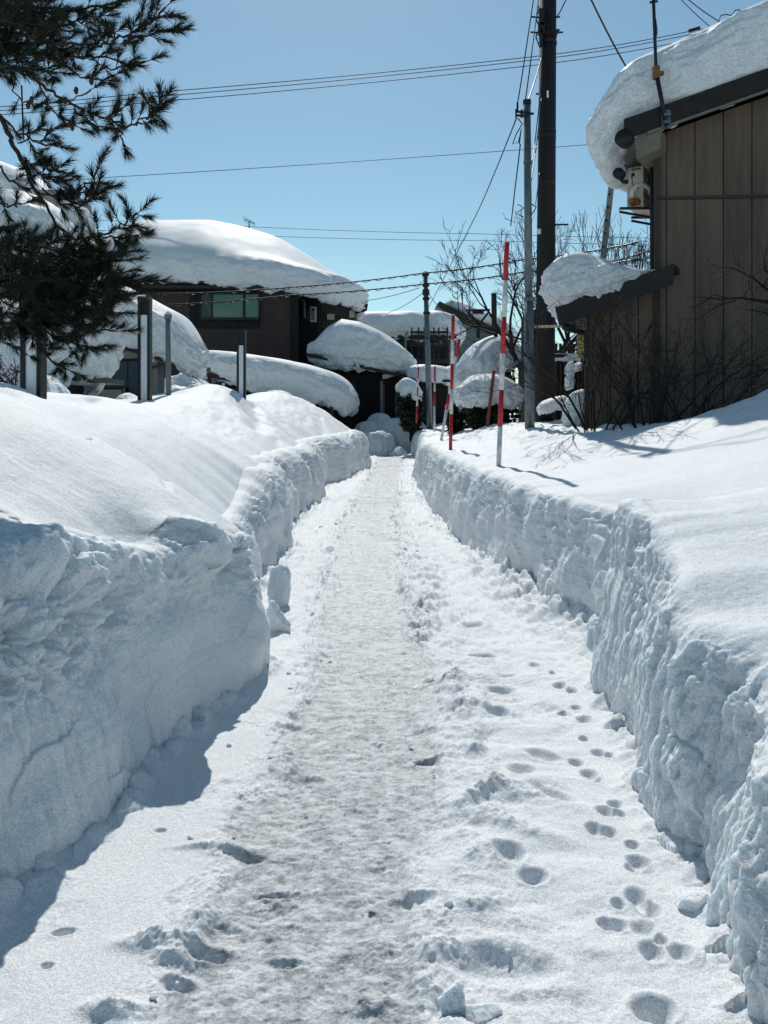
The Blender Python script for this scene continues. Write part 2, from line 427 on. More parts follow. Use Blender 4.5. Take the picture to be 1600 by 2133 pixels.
def left_z(x, y):
    u = max(0.0, -x + float(LB(y)) - .1 * float(LH(y)) - .1 - float(LR(y)) * .5)
    return float(left_top(np.float64(y), np.float64(u), np.float64(x)))
def right_z(x, y):
    u = max(0.0, x - float(RB(y)) - .1 * float(RH(y)) - float(RR(y)))
    return float(right_top(np.float64(y), np.float64(u), np.float64(x)))

# ------------------------------------------------------------------ the path
ICE = itp([(.3,-.24),(2.06,-.26),(2.72,-.24),(3.46,-.15),(4.74,-.06),(6.56,-.16),(10.7,-.24),(18.3,.0),(28,.25),(46,.3)])
ICW = itp([(.3,.36),(2.06,.36),(2.72,.37),(3.46,.38),(4.74,.40),(6.56,.40),(10.7,.45),(18.3,.45),(28,.5),(46,.6)])
def path():
    ys = [.2, .5, .8, 1.1, 1.35]; y = 1.5
    while y < 46:
        ys.append(y); y += max(.0035, min(.00060 * y * y, .10))
    ys = np.array(ys)
    nc = 820
    t = np.linspace(0, 1, nc)[None]
    xl, xr = LB(ys)[:, None] - .25, RB(ys)[:, None] + .35
    X = xl + (xr - xl) * t
    Y = np.broadcast_to(ys[:, None], X.shape)
    Z = np.zeros_like(X)
    ic = (X - ICE(Y)) / ICW(Y)
    wob = .22 * fbm(X * 2.2, Y * 1.6, 0, 4, .6, 81) + .13 * pn(X * 8, Y * 5, 0, 83)
    ice = sstep(1.12, .72, np.abs(ic) + wob)
    dl, dr = X - LB(Y), RB(Y) - X
    # level of the packed strip against the looser snow either side
    Z -= .028 * ice
    Z += .012 * fbm(X * 1.4, Y * 1.0, 0, 3, .5, 85)
    rip = sstep(.9, 1.4, ic) * sstep(.10, .45, dr)
    Z += rip * (.018 * pn(X * 1.6 + .6 * pn(X * 1.5, Y * 2, 0, 86), Y * 4.6, 0, 87) + .012 * fbm(X * 3, Y * 6, 0, 3, .5, 88)) * sstep(7, 4.5, Y)
    far = sstep(3.5, 7, Y)
    Z += (1 - ice) * far * .028 * fbm(X * 5, Y * 2.6, 0, 4, .6, 89)
    # broken rim where boots have kicked snow off the ice
    rim = np.exp(-((np.abs(ic) + wob - 1.02) / .22) ** 2)
    sidew = np.where(ic > 0, 1.0, .55)
    c1, v1 = cells(X * 10 + .5 * pn(X * 9, Y * 9, 0, 91), Y * 8 + .5 * pn(X * 9, Y * 9, 2, 92), 13)
    gate = sstep(.0, .35, pn(X * 1.9, Y * 1.5, 0, 93)) + .35 * far
    Z += rim * sidew * gate * (1 + .9 * far) * (.040 * v1 * np.clip(1 - c1 * 1.25, 0, 1) + .016 * fbm(X * 9, Y * 9, 0, 4, .6, 95))
    Z += rim * .012 * fbm(X * 16, Y * 10, 0, 4, .65, 97)
    # glazed strip: boot-pressed flakes lying across the way
    Z += ice * (.0075 * fbm(X * 6, Y * 9.5, 0, 5, .66, 101) * (.5 + sstep(-.2, .5, pn(X * 2.3, Y * 2.6, 0, 107))) + .0032 * fbm(X * 30, Y * 38, 0, 3, .65, 103))
    pit = sstep(.28, .62, pn(X * 4.0, Y * 6.0, 0, 105) + .25 * pn(X * 11, Y * 15, 0, 106)) * sstep(1.35, .8, np.abs(ic))
    Z -= pit * .013
    c5, v5 = cells(X * 6.5 + .5 * pn(X * 7, Y * 7, 0, 161), Y * 5 + .5 * pn(X * 7, Y * 7, 2, 162), 23)
    rg = np.exp(-((ic - 1.42) / .34) ** 2) * sstep(2.3, 3.2, Y) * sstep(15, 9, Y) * (.45 + .55 * sstep(-.3, .3, pn(X * .8, Y * 1.1, 0, 163)))
    Z += rg * (.022 + .055 * v5 * np.clip(1 - c5 * 1.2, 0, 1) + .022 * fbm(X * 8, Y * 7, 0, 4, .6, 165))
    # heaps fallen to the foot of both banks
    for dd, sd_ in ((dl, 0), (dr, 3)):
        band = sstep(.17, .0, dd - .09 * fbm(Y * 3, 0 * Y, sd_, 3, .6, 111 + sd_))
        c2, v2 = cells(X * 10, Y * 8 + sd_, 15 + sd_)
        Z += band * (.028 + .06 * v2 * np.sqrt(np.clip(1 - c2 ** 2 * 2.5, 0, 1)) + .012 * fbm(X * 14, Y * 14, 0, 3, .6, 115))
    # the long heap in the recess of the right bank
    rc = sstep(4.4, 5.0, Y) * sstep(10, 6.5, Y)
    hb = sstep(.42, .02, dr + .08 * fbm(X * 3, Y * 3, 0, 3, .6, 121))
    c2, v2 = cells(X * 7 + .3 * pn(X * 8, Y * 8, 0, 122), Y * 6, 19)
    Z += rc * hb * (.10 + .085 * v2 * np.sqrt(np.clip(1 - c2 ** 2 * 2.3, 0, 1)) + .02 * fbm(X * 12, Y * 12, 0, 3, .6, 123))
    ch = (1 - ice) * sstep(.05, .2, dr) * sstep(-.2, .35, pn(X * 1.7, Y * 1.3, 0, 151) + .35 * (ic > 0) * sstep(2.4, 1.2, ic))
    Z += ch * (.010 * fbm(X * 9, Y * 8, 0, 5, .6, 153) - .012 * sstep(.25, .6, pn(X * 6, Y * 6.5, 0, 155)))
    # ---- single marks, read off the photograph on the ground plane
    def G(px, py):
        d = EYE * F / (py - HY); return (px - CX) / F * d, d
    def hole(px, py, a, b, dep, rot=0.0, rimh=.18):
        cx, cyy = G(px, py)
        m = (np.abs(ys - cyy) < 3.2 * max(a, b)); i = np.where(m)[0]
        if not len(i): return
        sl_ = slice(i[0], i[-1] + 1)
        x0, y0 = X[sl_] - cx, Y[sl_] - cyy
        c, s = math.cos(rot), math.sin(rot)
        q = ((x0 * c + y0 * s) / a) ** 2 + ((-x0 * s + y0 * c) / b) ** 2
        q = q * (1 + .35 * pn(X[sl_] * 14, Y[sl_] * 14, px * .1, 141)); Z[sl_] += -dep * np.exp(-(q * 1.0) ** 1.5) + dep * rimh * np.exp(-((np.sqrt(q) - 1.45) / .35) ** 2)
    PS = .82
    paws = [(1190,1440),(1165,1430),(1150,1400),(1112,1385),(1200,1472),(1172,1482),(1217,1497),(1215,1538),(1200,1584),(1246,1566),(1268,1572),(1226,1610),(1240,1622),(1280,1672),(1262,1690),(1290,1692),(1240,1728),(1268,1731),(1318,1756),(1329,1792),(1318,1806),(1342,1806),(1324,1866),(1287,1881),(1350,1890),(1262,1918),(1288,1924),(1338,1932),(1374,1956),(1358,1982),(1416,1982)]
    for k, (px, py) in enumerate(paws):
        sc = 1 + .25 * math.sin(k * 2.4)
        hole(px, py, .031 * sc * PS, .034 * sc * PS, .034, .4 * math.sin(k * 5.1), .10)
    for px, py, a, b, dp, rt in [(1362,2100,.065,.060,.075,.3),(1040,2010,.20,.10,.055,-.2),(1110,1826,.060,.055,.05,.2),(1060,1782,.075,.075,.05,.5),(1150,1655,.12,.05,.035,-.8),(1130,1575,.10,.06,.04,-.3),(905,1255,.16,.14,.085,.1),(1005,1368,.10,.08,.06,0),(1045,1436,.10,.08,.06,.2),(1035,1484,.08,.07,.055,0),(985,1303,.10,.09,.06,.3),(1055,1405,.07,.05,.035,0),(890,1580,.07,.05,.05,0),(430,1975,.08,.035,.032,.1),(370,2040,.07,.04,.035,0),(590,1985,.07,.025,.02,0),(510,1770,.10,.035,.03,-.1),(575,1848,.09,.03,.035,0),(600,1510,.09,.05,.03,0),(860,1868,.09,.04,.03,0),(1085,1605,.07,.06,.04,0),(335,1730,.032,.02,.02,0),(130,1940,.04,.02,.03,.2),(98,2012,.022,.018,.022,0),(640,1610,.06,.04,.03,0),(750,1680,.08,.05,.02,0)]:
        hole(px, py, a * .72, b * .62, dp * .82, rt, .12)
    def ridge(px, py, a, b, hgt, rot=0.0, ro=.35):
        hgt *= .8
        cx, cyy = G(px, py); x0, y0 = X - cx, Y - cyy
        c, s = math.cos(rot), math.sin(rot)
        q = ((x0 * c + y0 * s) / a) ** 2 + ((-x0 * s + y0 * c) / b) ** 2
        m = q < 9
        Z[m] += hgt * np.exp(-q[m] ** 1.3) * (1 + ro * fbm(X[m] * 22, Y[m] * 22, 0, 3, .6, 131))
    for rr in [(350,1962,.13,.035,.055,.05),(370,1990,.09,.03,.035,0),(590,1590,.06,.10,.045,.3),(600,1560,.05,.06,.03,0),(420,1900,.06,.05,.03,.6),(450,1760,.14,.018,.022,.1),(230,2105,.07,.035,.05,0),(1000,1660,.03,.14,.05,-.7),(990,1570,.05,.07,.04,0),(930,1985,.07,.05,.04,0),(1010,1790,.10,.09,.035,.2),(1060,1720,.20,.05,.035,-.5),(1080,1650,.22,.05,.03,-.6),(1010,1880,.12,.05,.03,.5),(860,1170,.06,.45,.045,.1),(850,1230,.08,.35,.05,.1),(880,1290,.09,.16,.05,0),(940,1420,.07,.14,.05,-.2),(960,1480,.06,.12,.04,-.2),(480,1750,.05,.02,.025,0),(790,1965,.05,.05,.02,0),(770,2080,.07,.03,.035,0)]:
        ridge(*rr)
    V = np.stack([X, Y, Z], -1)
    ice_mix = np.clip(ice * (.75 + .25 * sstep(9, 4, Y)) + pit * .5, 0, 1)  # weight of the grey ice colour, raised in the small pits
    o = grid('path', V, SNOW_PATH, flip=False, attrs={'ice': ice_mix})
    tag(o, kind='structure')
path()
# ================================================================== thick snow caps
def cap(name, label, c, a, b, T, rot=0.0, n=4.5, roof=None, tf=None, dome=.15, Redge=None, over=.08, rough=1.0, res=.05, seed=0, sag=0.0, group=None, cat='snow cap', parent=None, under=.02, lump=0.0, shear=0.0, mat_=None):
    """a slab of settled snow: smooth domed top, rolled edge, torn underside. a, b half sizes; T thickness"""
    Re = Redge if Redge else min(.75 * T, .45 * min(a, b))
    th = np.linspace(0, 2 * math.pi, 4001)[:-1]
    def se(aa, bb, t):
        ct, st = np.cos(t), np.sin(t)
        return aa * np.sign(ct) * np.abs(ct) ** (2 / n), bb * np.sign(st) * np.abs(st) ** (2 / n)
    ex, ey = se(a, b, th)
    L = np.concatenate([[0], np.cumsum(np.hypot(np.diff(np.r_[ex, ex[0]]), np.diff(np.r_[ey, ey[0]])))])
    nt = int(np.clip(L[-1] / res, 120, 620))
    th = np.interp(np.linspace(0, L[-1], nt + 1)[:-1], L, np.r_[th, 2 * math.pi])
    rows = []
    ni = int(np.clip(min(a, b) / (res * 1.5), 14, 90))
    for k in np.linspace(.002, 1, ni): rows.append(((a - Re) * k, (b - Re) * k, 1.0, k, 0.0))
    na = int(np.clip(1.8 * T / res, 20, 110))
    for q in np.linspace(0, 1, na + 1)[1:]:
        ph = q * math.pi
        off = math.sin(ph) ** .85
        if q > .5: off = .45 + .55 * off if under < .5 else off
        zz = (1 + math.cos(ph)) / 2
        ins = Re * (1 - off)
        rows.append((a - ins, b - ins, zz, 1.0, q))
    qi = rows[-1]
    for k in (.92, .75, .5, .2, .01): rows.append((qi[0] * k, qi[1] * k, .06, k, 1.0))
    P = []; M = []
    s1 = seed * 13.7
    for (aa, bb, zz, k, q) in rows:
        x, y = se(max(aa, .004), max(bb, .004), th)
        P.append(np.stack([x, y, np.full_like(x, zz)], -1)); M.append(np.full_like(x, q))
    P = np.array(P); Q = np.array(M)
    x, y, zf = P[..., 0], P[..., 1], P[..., 2]
    edge = sstep(0, .3, Q)
    # uneven plan outline
    ang = np.broadcast_to(th, x.shape)
    g = 1 + edge * .0
    rad = np.hypot(x, y) + 1e-6
    w = over * 1.2 * fbm(x * .8 / max(T, .3) + s1, y * .8 / max(T, .3), 0, 3, .5, 201)
    x = x + edge * w * x / rad; y = y + edge * w * y / rad
    t = T * np.ones_like(x) if tf is None else T * np.clip(tf(x, y), .05, 3)
    z = zf * t + dome * np.clip(1 - (np.abs(x / a) ** 2.2), 0, 1) * np.clip(1 - (np.abs(y / b) ** 2.2), 0, 1) * (Q < .35)
    # ragged lower rim
    low = sstep(.55, .95, Q) * (Q < .999)
    z = z - low * rough * (.10 * T * fbm(x * 2.2 / T + s1, y * 2.2 / T, 3, 4, .6, 203) + .05 * T + sag * sstep(0, 1, np.clip(np.abs(x) / a, 0, 1)))
    V = np.stack([x, y, z], -1)
    if roof is not None: V[..., 2] += roof(x, y)
    N = grid_normals(V); N = -N
    if N[2, :, 2].mean() < 0: N = -N
    sd_ = sstep(.12, .5, Q); tp = 1 - sd_
    D = tp * .035 * T * fbm(x * .55 / T + s1, y * .55 / T, 0, 3, .5, 205)
    D = D + rough * sd_ * (.10 * T * fbm(x * .9 / T + s1, y * .9 / T, z * 1.5 / T, 3, .5, 207) + .035 * T * fbm(x * 2.2 / T + s1, y * 2.2 / T, z * 6 / T, 4, .6, 209)
                   + .022 * T * billow(x * 5 / T + s1, y * 5 / T, z * 5 / T, 3, .6, 211))
    if lump:
        l = sstep(.2, .45, Q) * lump
        D = D + l * .10 * T * (billow(x * 3.2 / T, y * 3.2 / T, z * 4 / T, 3, .6, 213) - .6)
    D[Q >= .999] = 0
    V = V + N * D[..., None]
    cr, sr = math.cos(rot), math.sin(rot)
    V[..., 0] += shear * (V[..., 1] + b)
    X = V[..., 0] * cr - V[..., 1] * sr + c[0]; Y = V[..., 0] * sr + V[..., 1] * cr + c[1]
    V = np.stack([X, Y, V[..., 2] + c[2]], -1)
    o = grid(name, V, SNOW_FAR if c[1] > 9 else SNOW, parent=parent, wrap=True, flip=False)
    return tag(o, label, cat, group, 'thing')

def mound(name, label, c, a, b, h, seed=0, cat='snow mound', rough=.06, group=None, power=2.0, skirt=.25):
    """a heap of snow standing on the ground; power > 2 makes it steeper-sided"""
    nr, nt = 80, 180
    ph = np.linspace(.01, math.pi / 2, nr)[:, None]; th = np.linspace(0, 2 * math.pi, nt + 1)[None, :-1]
    w = 1 + .20 * fbm(np.cos(th) * 1.1 + seed * 3.1, np.sin(th) * 1.1, 0, 3, .5, 221)
    r = np.sin(ph) ** (2 / power); z = h * np.cos(ph) ** (2 / power) + 0 * th
    x = a * r * np.cos(th) * w; y = b * r * np.sin(th) * w
    V = np.stack([x, y, z], -1); N = grid_normals(V)
    if N[1, :, 2].mean() < 0: N = -N
    D = rough * h * fbm(x * 1.1 / h + seed, y * 1.1 / h, z * 1.6 / h, 5, .55, 223) + .5 * rough * h * fbm(x * .4 / h + seed, y * .4 / h, 0, 2, .5, 225)
    V = V + N * D[..., None]
    V[-1, :, 2] = -skirt
    V = V + np.array([c[0], c[1], c[2]])
    o = grid(name, V, SNOW_FAR, wrap=True)
    return tag(o, label, cat, group, 'thing')

# ------------------------------------------------------------------ materials of the place
BROWN_SIDING = mat('brown_siding', (.112, .079, .057), .55, .34, 2.2, .08, 60, streak=(2.2, 2.2, .22))
DARK_TRIM = mat('dark_brown_trim', (.018, .014, .013), .5, .3, 5.0, .1, 50)
BEIGE = mat('beige_soffit', (.17, .155, .115), .6, .15, 5.0, .1, 40)
OLD_WHITE = mat('weathered_white_enamel', (.52, .51, .45), .45, .12, 8.0, .05, 60, col2=(.40, .36, .28))
RUST = mat('rust', (.20, .09, .035), .85, .5, 14.0, .3, 60)
GALV = mat('galvanized_steel', (.13, .165, .175), .42, .30, 16.0, .06, 50, metal=.55, streak=(1, 1, .35))
BLACK_POLE = mat('dark_creosoted_pole', (.012, .012, .014), .7, .4, 6.0, .2, 40, streak=(1, 1, .12))
BLACK_METAL = mat('black_metal', (.012, .012, .014), .45, .3, 8.0, .05, 50)
ALU = mat('aluminium', (.22, .24, .26), .45, .2, 9.0, .05, 60, metal=.5)
RED = mat('red_paint', (.46, .016, .026), .45, .40, 14.0, .05, 50, spec=.45)
WHITE = mat('white_paint', (.66, .66, .63), .5, .28, 14.0, .05, 50)
RUSTY_RED = mat('weathered_red_pole', (.16, .04, .025), .75, .45, 9.0, .2, 50)
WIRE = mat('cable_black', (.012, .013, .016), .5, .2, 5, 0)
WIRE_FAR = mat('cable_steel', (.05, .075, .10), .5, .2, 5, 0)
BARK = mat('pine_bark', (.035, .026, .022), .9, .5, 10.0, .5, 30, streak=(1, 1, .3))
TWIG = mat('dark_twig', (.020, .015, .014), .85, .4, 10.0, .2, 60)
NEEDLE = mat('pine_needle', (.017, .026, .013), .55, .45, 4.0, 0)
LEAF = mat('evergreen_leaf', (.018, .028, .014), .6, .5, 5.0, 0)
CONE = mat('pine_cone', (.045, .028, .02), .85, .4, 30.0, .3, 80)
H_BROWN = mat('brown_render_wall', (.055, .040, .036), .8, .14, 2.0, .1, 30)
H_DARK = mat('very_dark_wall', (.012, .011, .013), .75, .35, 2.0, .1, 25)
H_OLIVE = mat('olive_metal_siding', (.085, .090, .072), .6, .15, 3.0, .05, 40)
H_BLUE = mat('blue_grey_siding', (.040, .060, .080), .6, .15, 3.0, .05, 40)
H_CREAM = mat('cream_gable', (.26, .25, .21), .7, .12, 3.0, .05, 40)
H_GREY = mat('grey_siding', (.16, .18, .185), .7, .15, 3.0, .05, 40)
MAROON = mat('maroon_fascia', (.045, .006, .008), .5, .25, 6.0, .05, 40)
TIMBER = mat('weathered_timber', (.040, .032, .028), .85, .4, 4.0, .3, 30, streak=(1, 1, .15))
PALE_WOOD = mat('pale_timber', (.45, .40, .28), .75, .2, 6.0, .1, 40)
TANK = mat('yellow_tank_enamel', (.34, .28, .10), .5, .2, 8.0, .05, 40)
LAMP_PANEL = mat('white_lamp_panel', (.70, .74, .77), .35, .05, 4.0, 0)
def glass_mat(name, col, rough=.08):
    k = NT(name); b = k.b
    tc = k.n('ShaderNodeTexCoord'); nz = k.n('ShaderNodeTexNoise', Scale=1.2, Detail=2.0); k.l(tc.outputs['Object'], nz.inputs['Vector'])
    rp = k.n('ShaderNodeValToRGB'); rp.color_ramp.elements[0].color = (*[c * .8 for c in col], 1); rp.color_ramp.elements[1].color = (*[min(1, c * 1.2) for c in col], 1)
    k.l(nz.outputs['Fac'], rp.inputs['Fac']); k.l(rp.outputs[0], b.inputs['Base Color'])
    b.inputs['Roughness'].default_value = rough; b.inputs['Specular IOR Level'].default_value = .5
    return k.m
GREEN_GLASS = glass_mat('green_curtained_glass', (.07, .17, .115))
DARK_GLASS = glass_mat('dark_glass', (.012, .018, .02))

# ================================================================== the brown house on the right
D0 = 12.0
FA = R(-4)                                    # the facade turns a little towards the camera on its right
FD = Vector((math.cos(FA), math.sin(FA), 0))
BK = Vector((math.sin(R(34)), math.cos(R(34)), 0))   # its left wall runs back and away
FN = Vector((math.sin(FA), -math.cos(FA), 0))        # out of the facade
FC = W(1367, HY, D0); FC.z = 0
def fac(px):
    """distance along the facade of photo column px"""
    k = (px - CX) / F
    return (FC.x - k * FC.y) / (k * FD.y - FD.x)
def facz(px, py):
    p = FC + FD * fac(px)
    return EYE + (HY - py) / F * p.y
def fp(s, z, out=0.0, back=0.0):
    p = FC + FD * s + FN * out + BK * back
    return Vector((p.x, p.y, z))
def roofline(tab):
    a = [(fac(px), facz(px, py)) for px, py in tab]
    return lambda s: a[0][1] + (a[-1][1] - a[0][1]) * (s - a[0][0]) / (a[-1][0] - a[0][0])
UP = roofline([(1370, 281), (1600, 200)])       # top of the siding, upper roof
LOW = roofline([(1222, 655), (1385, 598)])      # lower roof
sL, sC, sR = fac(1222), 0.0, fac(1367) + 5.2
s16 = fac(1600)
house = thing('house', 'tall brown house of wide metal siding with snow laden eaves on the right', 'house', fp(2.0, .9))
ZB = .9
m = MB()
# backing mass of the house
ridge = 4.9
m.prism([fp(0, ZB, -.03), fp(sR, ZB, -.03), fp(sR, UP(ridge) - .4 * abs(sR - ridge), -.03), fp(ridge, UP(ridge), -.03), fp(0, UP(0), -.03)], BK * 8.0)
m.prism([fp(sL, ZB, -.03), fp(-.01, ZB, -.03), fp(-.01, LOW(0), -.03), fp(sL, LOW(sL), -.03)], BK * 3.2)
m.build('wall', BROWN_SIDING, house)
m = MB(); m2 = MB()
pw = fac(1507) - fac(1447.7)
s0 = fac(1388.6)
joint = facz(1480, 411)
edges = [sL] + [s for s in [s0 + pw * k for k in range(-5, 12)] if sL + .12 < s < sR] + [sR]
for i in range(len(edges) - 1):
    a, b = edges[i] + .009, edges[i + 1] - .009
    if a < 0 < b:
        parts_ = [(a, 0, LOW), (0.0, b, UP)]
    else: parts_ = [(a, b, LOW if b <= 0 else UP)]
    for (a, b, top) in parts_:
        if top is LOW: spans = [(ZB, None)]
        else: spans = [(ZB, joint - .025), (joint + .03, None)]
        if a >= ridge: continue
        for z0, z1 in spans:
            za = top(a) if z1 is None else z1; zb = top(b) if z1 is None else z1
            m.prism([fp(a, z0, 0), fp(b, z0, 0), fp(b, zb, 0), fp(a, za, 0)], -FN * .028)
m.build('siding', BROWN_SIDING, house)
m = MB()
m.bar(fp(0, joint, .012), fp(sR, joint, .012), .03, .045)
m.bar(fp(.008, ZB, .012), fp(.008, UP(0) - .02, .012), .03, .10, up=FD)
m.bar(fp(sL + .0, ZB, .012), fp(sL + .0, LOW(sL) - .02, .012), .03, .07, up=FD)
m.build('corner_trim', H_BROWN, house)
# roofs: slab, dark bargeboard, soffit
def sloped(name, line, s0_, s1_, thick, out, back, z_off, mat_, parent):
    mm = MB()
    mm.prism([fp(s0_, line(s0_) + z_off, out), fp(s1_, line(s1_) + z_off, out), fp(s1_, line(s1_) + z_off + thick, out), fp(s0_, line(s0_) + z_off + thick, out)], -FN * (out - 0) + BK * back)
    return mm.build(name, mat_, parent)
sE = fac(1289)
roof_o = sloped('roof', UP, sE, ridge, .08, .34, 8.3, .255, DARK_TRIM, house)
mm = MB()
mm.prism([fp(sE, UP(sE) + .02, .36), fp(ridge, UP(ridge) + .02, .36), fp(ridge, UP(ridge) + .25, .36), fp(sE, UP(sE) + .25, .36)], -FN * .05)
mm.build('bargeboard', DARK_TRIM, house)
mm = MB()
mm.bar(fp(sE + .35, UP(sE + .35) - .005, .335), fp(ridge, UP(ridge) - .005, .335), .05, .035)
mm.build('bargeboard_lining', BEIGE, house)
mm = MB()   # the pale underside of the left eave
mm.prism([fp(fac(1312), UP(fac(1312)) - .04, .30), fp(-.02, UP(0) - .02, .30), fp(-.02, UP(0) - .30, .30), fp(fac(1316), UP(fac(1316)) - .34, .30)], BK * 7.0)
mm.build('soffit', BEIGE, house)
mm = MB()
mm.prism([fp(ridge, UP(ridge) + .3, .34), fp(sR + .5, UP(ridge) + .3 - .4 * (sR + .5 - ridge), .34), fp(sR + .5, UP(ridge) + .4 - .4 * (sR + .5 - ridge), .34), fp(ridge, UP(ridge) + .4, .34)], BK * 8.3)
mm.build('rear_roof', DARK_TRIM, house)
# gutter along the upper eave and its downpipe
mm = MB()
g0 = fp(sE - .03, UP(sE) + .02, .30)
g0 = W(1298, 286, FC.y - .35)
mm.tube([g0, g0 + BK * .16], .13, 18)
mm.build('gutter', BLACK_METAL, house, smooth=True); mm = MB()
g1_ = fp(fac(1286), facz(1286, 362), .05)
mm.tube([g1_, g1_ + BK * .14], .085, 12)
mm.tube([g1_ + Vector((.02, 0, -.05)), fp(fac(1293), facz(1293, 368), -.05), fp(fac(1300), facz(1300, 376), -.05), fp(fac(1310), facz(1310, 377), -.05)], .035, 8)
mm.build('gutter', BLACK_METAL, house, smooth=True)
mm = MB(); mm.tube([fp(-.05, joint + .5, -.05), fp(-.05, facz(1364, 560), -.05)], .032, 10); mm.build('downpipe', BLACK_METAL, house, smooth=True)
sLe = fac(1148)
sloped('lower_roof', LOW, sLe, fac(1385), .08, .45, 3.4, .20, DARK_TRIM, house)
mm = MB()
mm.prism([fp(sLe + .06, LOW(sLe + .06) - .06, .47), fp(fac(1385), LOW(fac(1385)) - .03, .47), fp(fac(1385), LOW(fac(1385)) + .27, .47), fp(sLe, LOW(sLe) + .24, .47)], -FN * .05)
mm.build('lower_bargeboard', DARK_TRIM, house)
mm = MB()
mm.prism([fp(fac(1172), LOW(fac(1172)) - .03, .05), fp(sL - .01, LOW(sL) - .03, .05), fp(sL - .01, LOW(sL) - .24, .05), fp(fac(1172) + .02, LOW(fac(1172)) - .07, .05)], BK * 3.0)
mm.build('lower_soffit', BEIGE, house)
mm = MB()
a = fp(fac(1170), LOW(fac(1170)) - .10, .35); mm.tube([a, a + BK * 3.2], .06, 10); mm.build('lower_gutter', BLACK_METAL, house, smooth=True)

# snow on it
SH = math.tan(R(38))
sl_up = (UP(3) - UP(0)) / 3.0
x_l, half = fac(1222) - .46, 4.1
def roof_up(x, y):
    return sl_up * (x + half) - .34 * sstep(-half + .9, -half + .10, x)
c0 = fp(x_l + half, 0, .33) - FN * 4.35
cap('roof_snow', 'massive snow slab curling over the upper eave of the brown house', (c0.x, c0.y, UP(x_l) + .25), half, 4.35, 1.22, FA, 9, roof_up, lambda x, y: .95 + .16 * np.clip((x + half) / 3.0, 0, 1), dome=.10, Redge=.62, over=.10, res=.03, seed=1, shear=SH)
sl_lo = (LOW(1) - LOW(0))
x_l, hl = fac(1108) - .22, .93
def roof_lo(x, y): return sl_lo * (x + hl) - .02 * sstep(-hl + .40, -hl + .02, x)
c0 = fp(x_l + hl, 0, .60) - FN * 1.75
cap('roof_snow', 'lumpy half melted snow wedge hanging off the low lean-to roof', (c0.x, c0.y, LOW(x_l) + .29), hl, 1.75, .80, FA, 5, roof_lo, lambda x, y: np.clip(1.0 - .80 * sstep(-.45, .85, x), .10, 1.05) * (1 - .12 * np.exp(-((x - .1) / .2) ** 2)), dome=.02, Redge=.36, over=.14, res=.022, seed=4, lump=.5, shear=SH)

# antenna mast clamped to the bargeboard
mast = thing('antenna_mast', 'thin dark pipe mast clamped to the bargeboard of the brown house', 'mast', fp(fac(1372), UP(fac(1372)) + .1, .42))
mm = MB(); q0 = fp(fac(1372), UP(fac(1372)) - .02, .42); q1 = W(1367, 150, q0.y - .0); q2 = W(1358, -90, q0.y)
mm.tube([q0, q1], .032, 10); mm.tube([q1, q2], .024, 10); mm.build('pipe', BLACK_METAL, mast, smooth=True)
mm = MB(); mm.cyl(q1 - Vector((0, 0, .10)), q1 + Vector((0, 0, .08)), .055); mm.box(q1 + Vector((.06, 0, -.02)), (.10, .06, .05)); mm.build('coupling', RUST, mast)
mm = MB(); mm.box(q0 + Vector((0, .03, .12)), (.13, .03, .26)); mm.box(q0 + Vector((0, 0, .16)), (.10, .09, .04)); mm.box(q0 + Vector((0, 0, .05)), (.10, .09, .04)); mm.build('bracket', GALV, mast)
mm = MB(); k0 = W(1362, 5, q0.y); mm.bar(k0 + Vector((-.06, 0, 0)), k0 + Vector((.06, 0, .02)), .02, .03); mm.tube([W(1366, 40, q0.y - .04), W(1369, 66, q0.y - .05), W(1364, 92, q0.y - .04), W(1368, 112, q0.y - .03)], .010, 6); mm.build('fitting', BLACK_METAL, mast)

# air conditioner on its wall bracket behind the corner
acd = FC.y + .55
MA = Matrix.Rotation(-R(33), 3, 'Z'); AD = MA @ Vector((0, 1, 0)); AX = MA @ Vector((1, 0, 0))
t_, b_ = W(1306, 347, acd), W(1340, 430, acd); aw, ah = b_.x - t_.x, t_.z - b_.z
a0 = Vector(((t_.x + b_.x) / 2, acd, (t_.z + b_.z) / 2))
ac = thing('air_conditioner', 'weathered outdoor air conditioner with rust stains and a white curled hose', 'air conditioner', W(1322, 430, acd))
MB().box(a0 + AD * .38, (aw, .76, ah), MA).build('casing', OLD_WHITE, ac, bevel=.012)
MB().box(a0 + AD * -.005 + AX * .02 + Vector((0, 0, ah * .43)), (.14, .012, .035), MA).build('rust_stain', RUST, ac)
MB().box(a0 + AD * -.005 + AX * .01 + Vector((0, 0, -ah * .42)), (.16, .012, .09), MA).build('rust_stain', RUST, ac)
MB().box(a0 + AD * -.005 - AX * .03 + Vector((0, 0, ah * .30)), (.05, .012, .05), MA).build('port', DARK_TRIM, ac)
hp = [W(1317, 415, acd - .05), W(1318, 398, acd - .08), W(1326, 387, acd - .09), W(1338, 384, acd - .08), W(1350, 390, acd - .02), W(1356, 405, acd + .05)]
MB().tube(hp, .036, 10).build('hose', WHITE, ac, smooth=True)
MB().box(W(1321, 419, acd - .06), (.16, .10, .09)).build('hose_cover', RUST, ac, bevel=.02)
MB().tube([W(1316, 367, acd - .02), W(1318, 384, acd - .03), W(1326, 392, acd - .03), W(1340, 395, acd - .03), W(1346, 410, acd - .02), W(1355, 413, acd)], .007, 6).build('cable', WIRE, ac, smooth=True)
MB().tube([W(1364, 362, acd), W(1352, 372, acd), W(1350, 392, acd), W(1358, 400, acd)], .014, 6).build('cable', WIRE, ac, smooth=True)
br = thing('wall_bracket', 'dark steel shelf bracket carrying the rusty air conditioner', 'bracket', W(1330, 445, acd))
a, b = W(1291, 434, acd), W(1366, 434, acd)
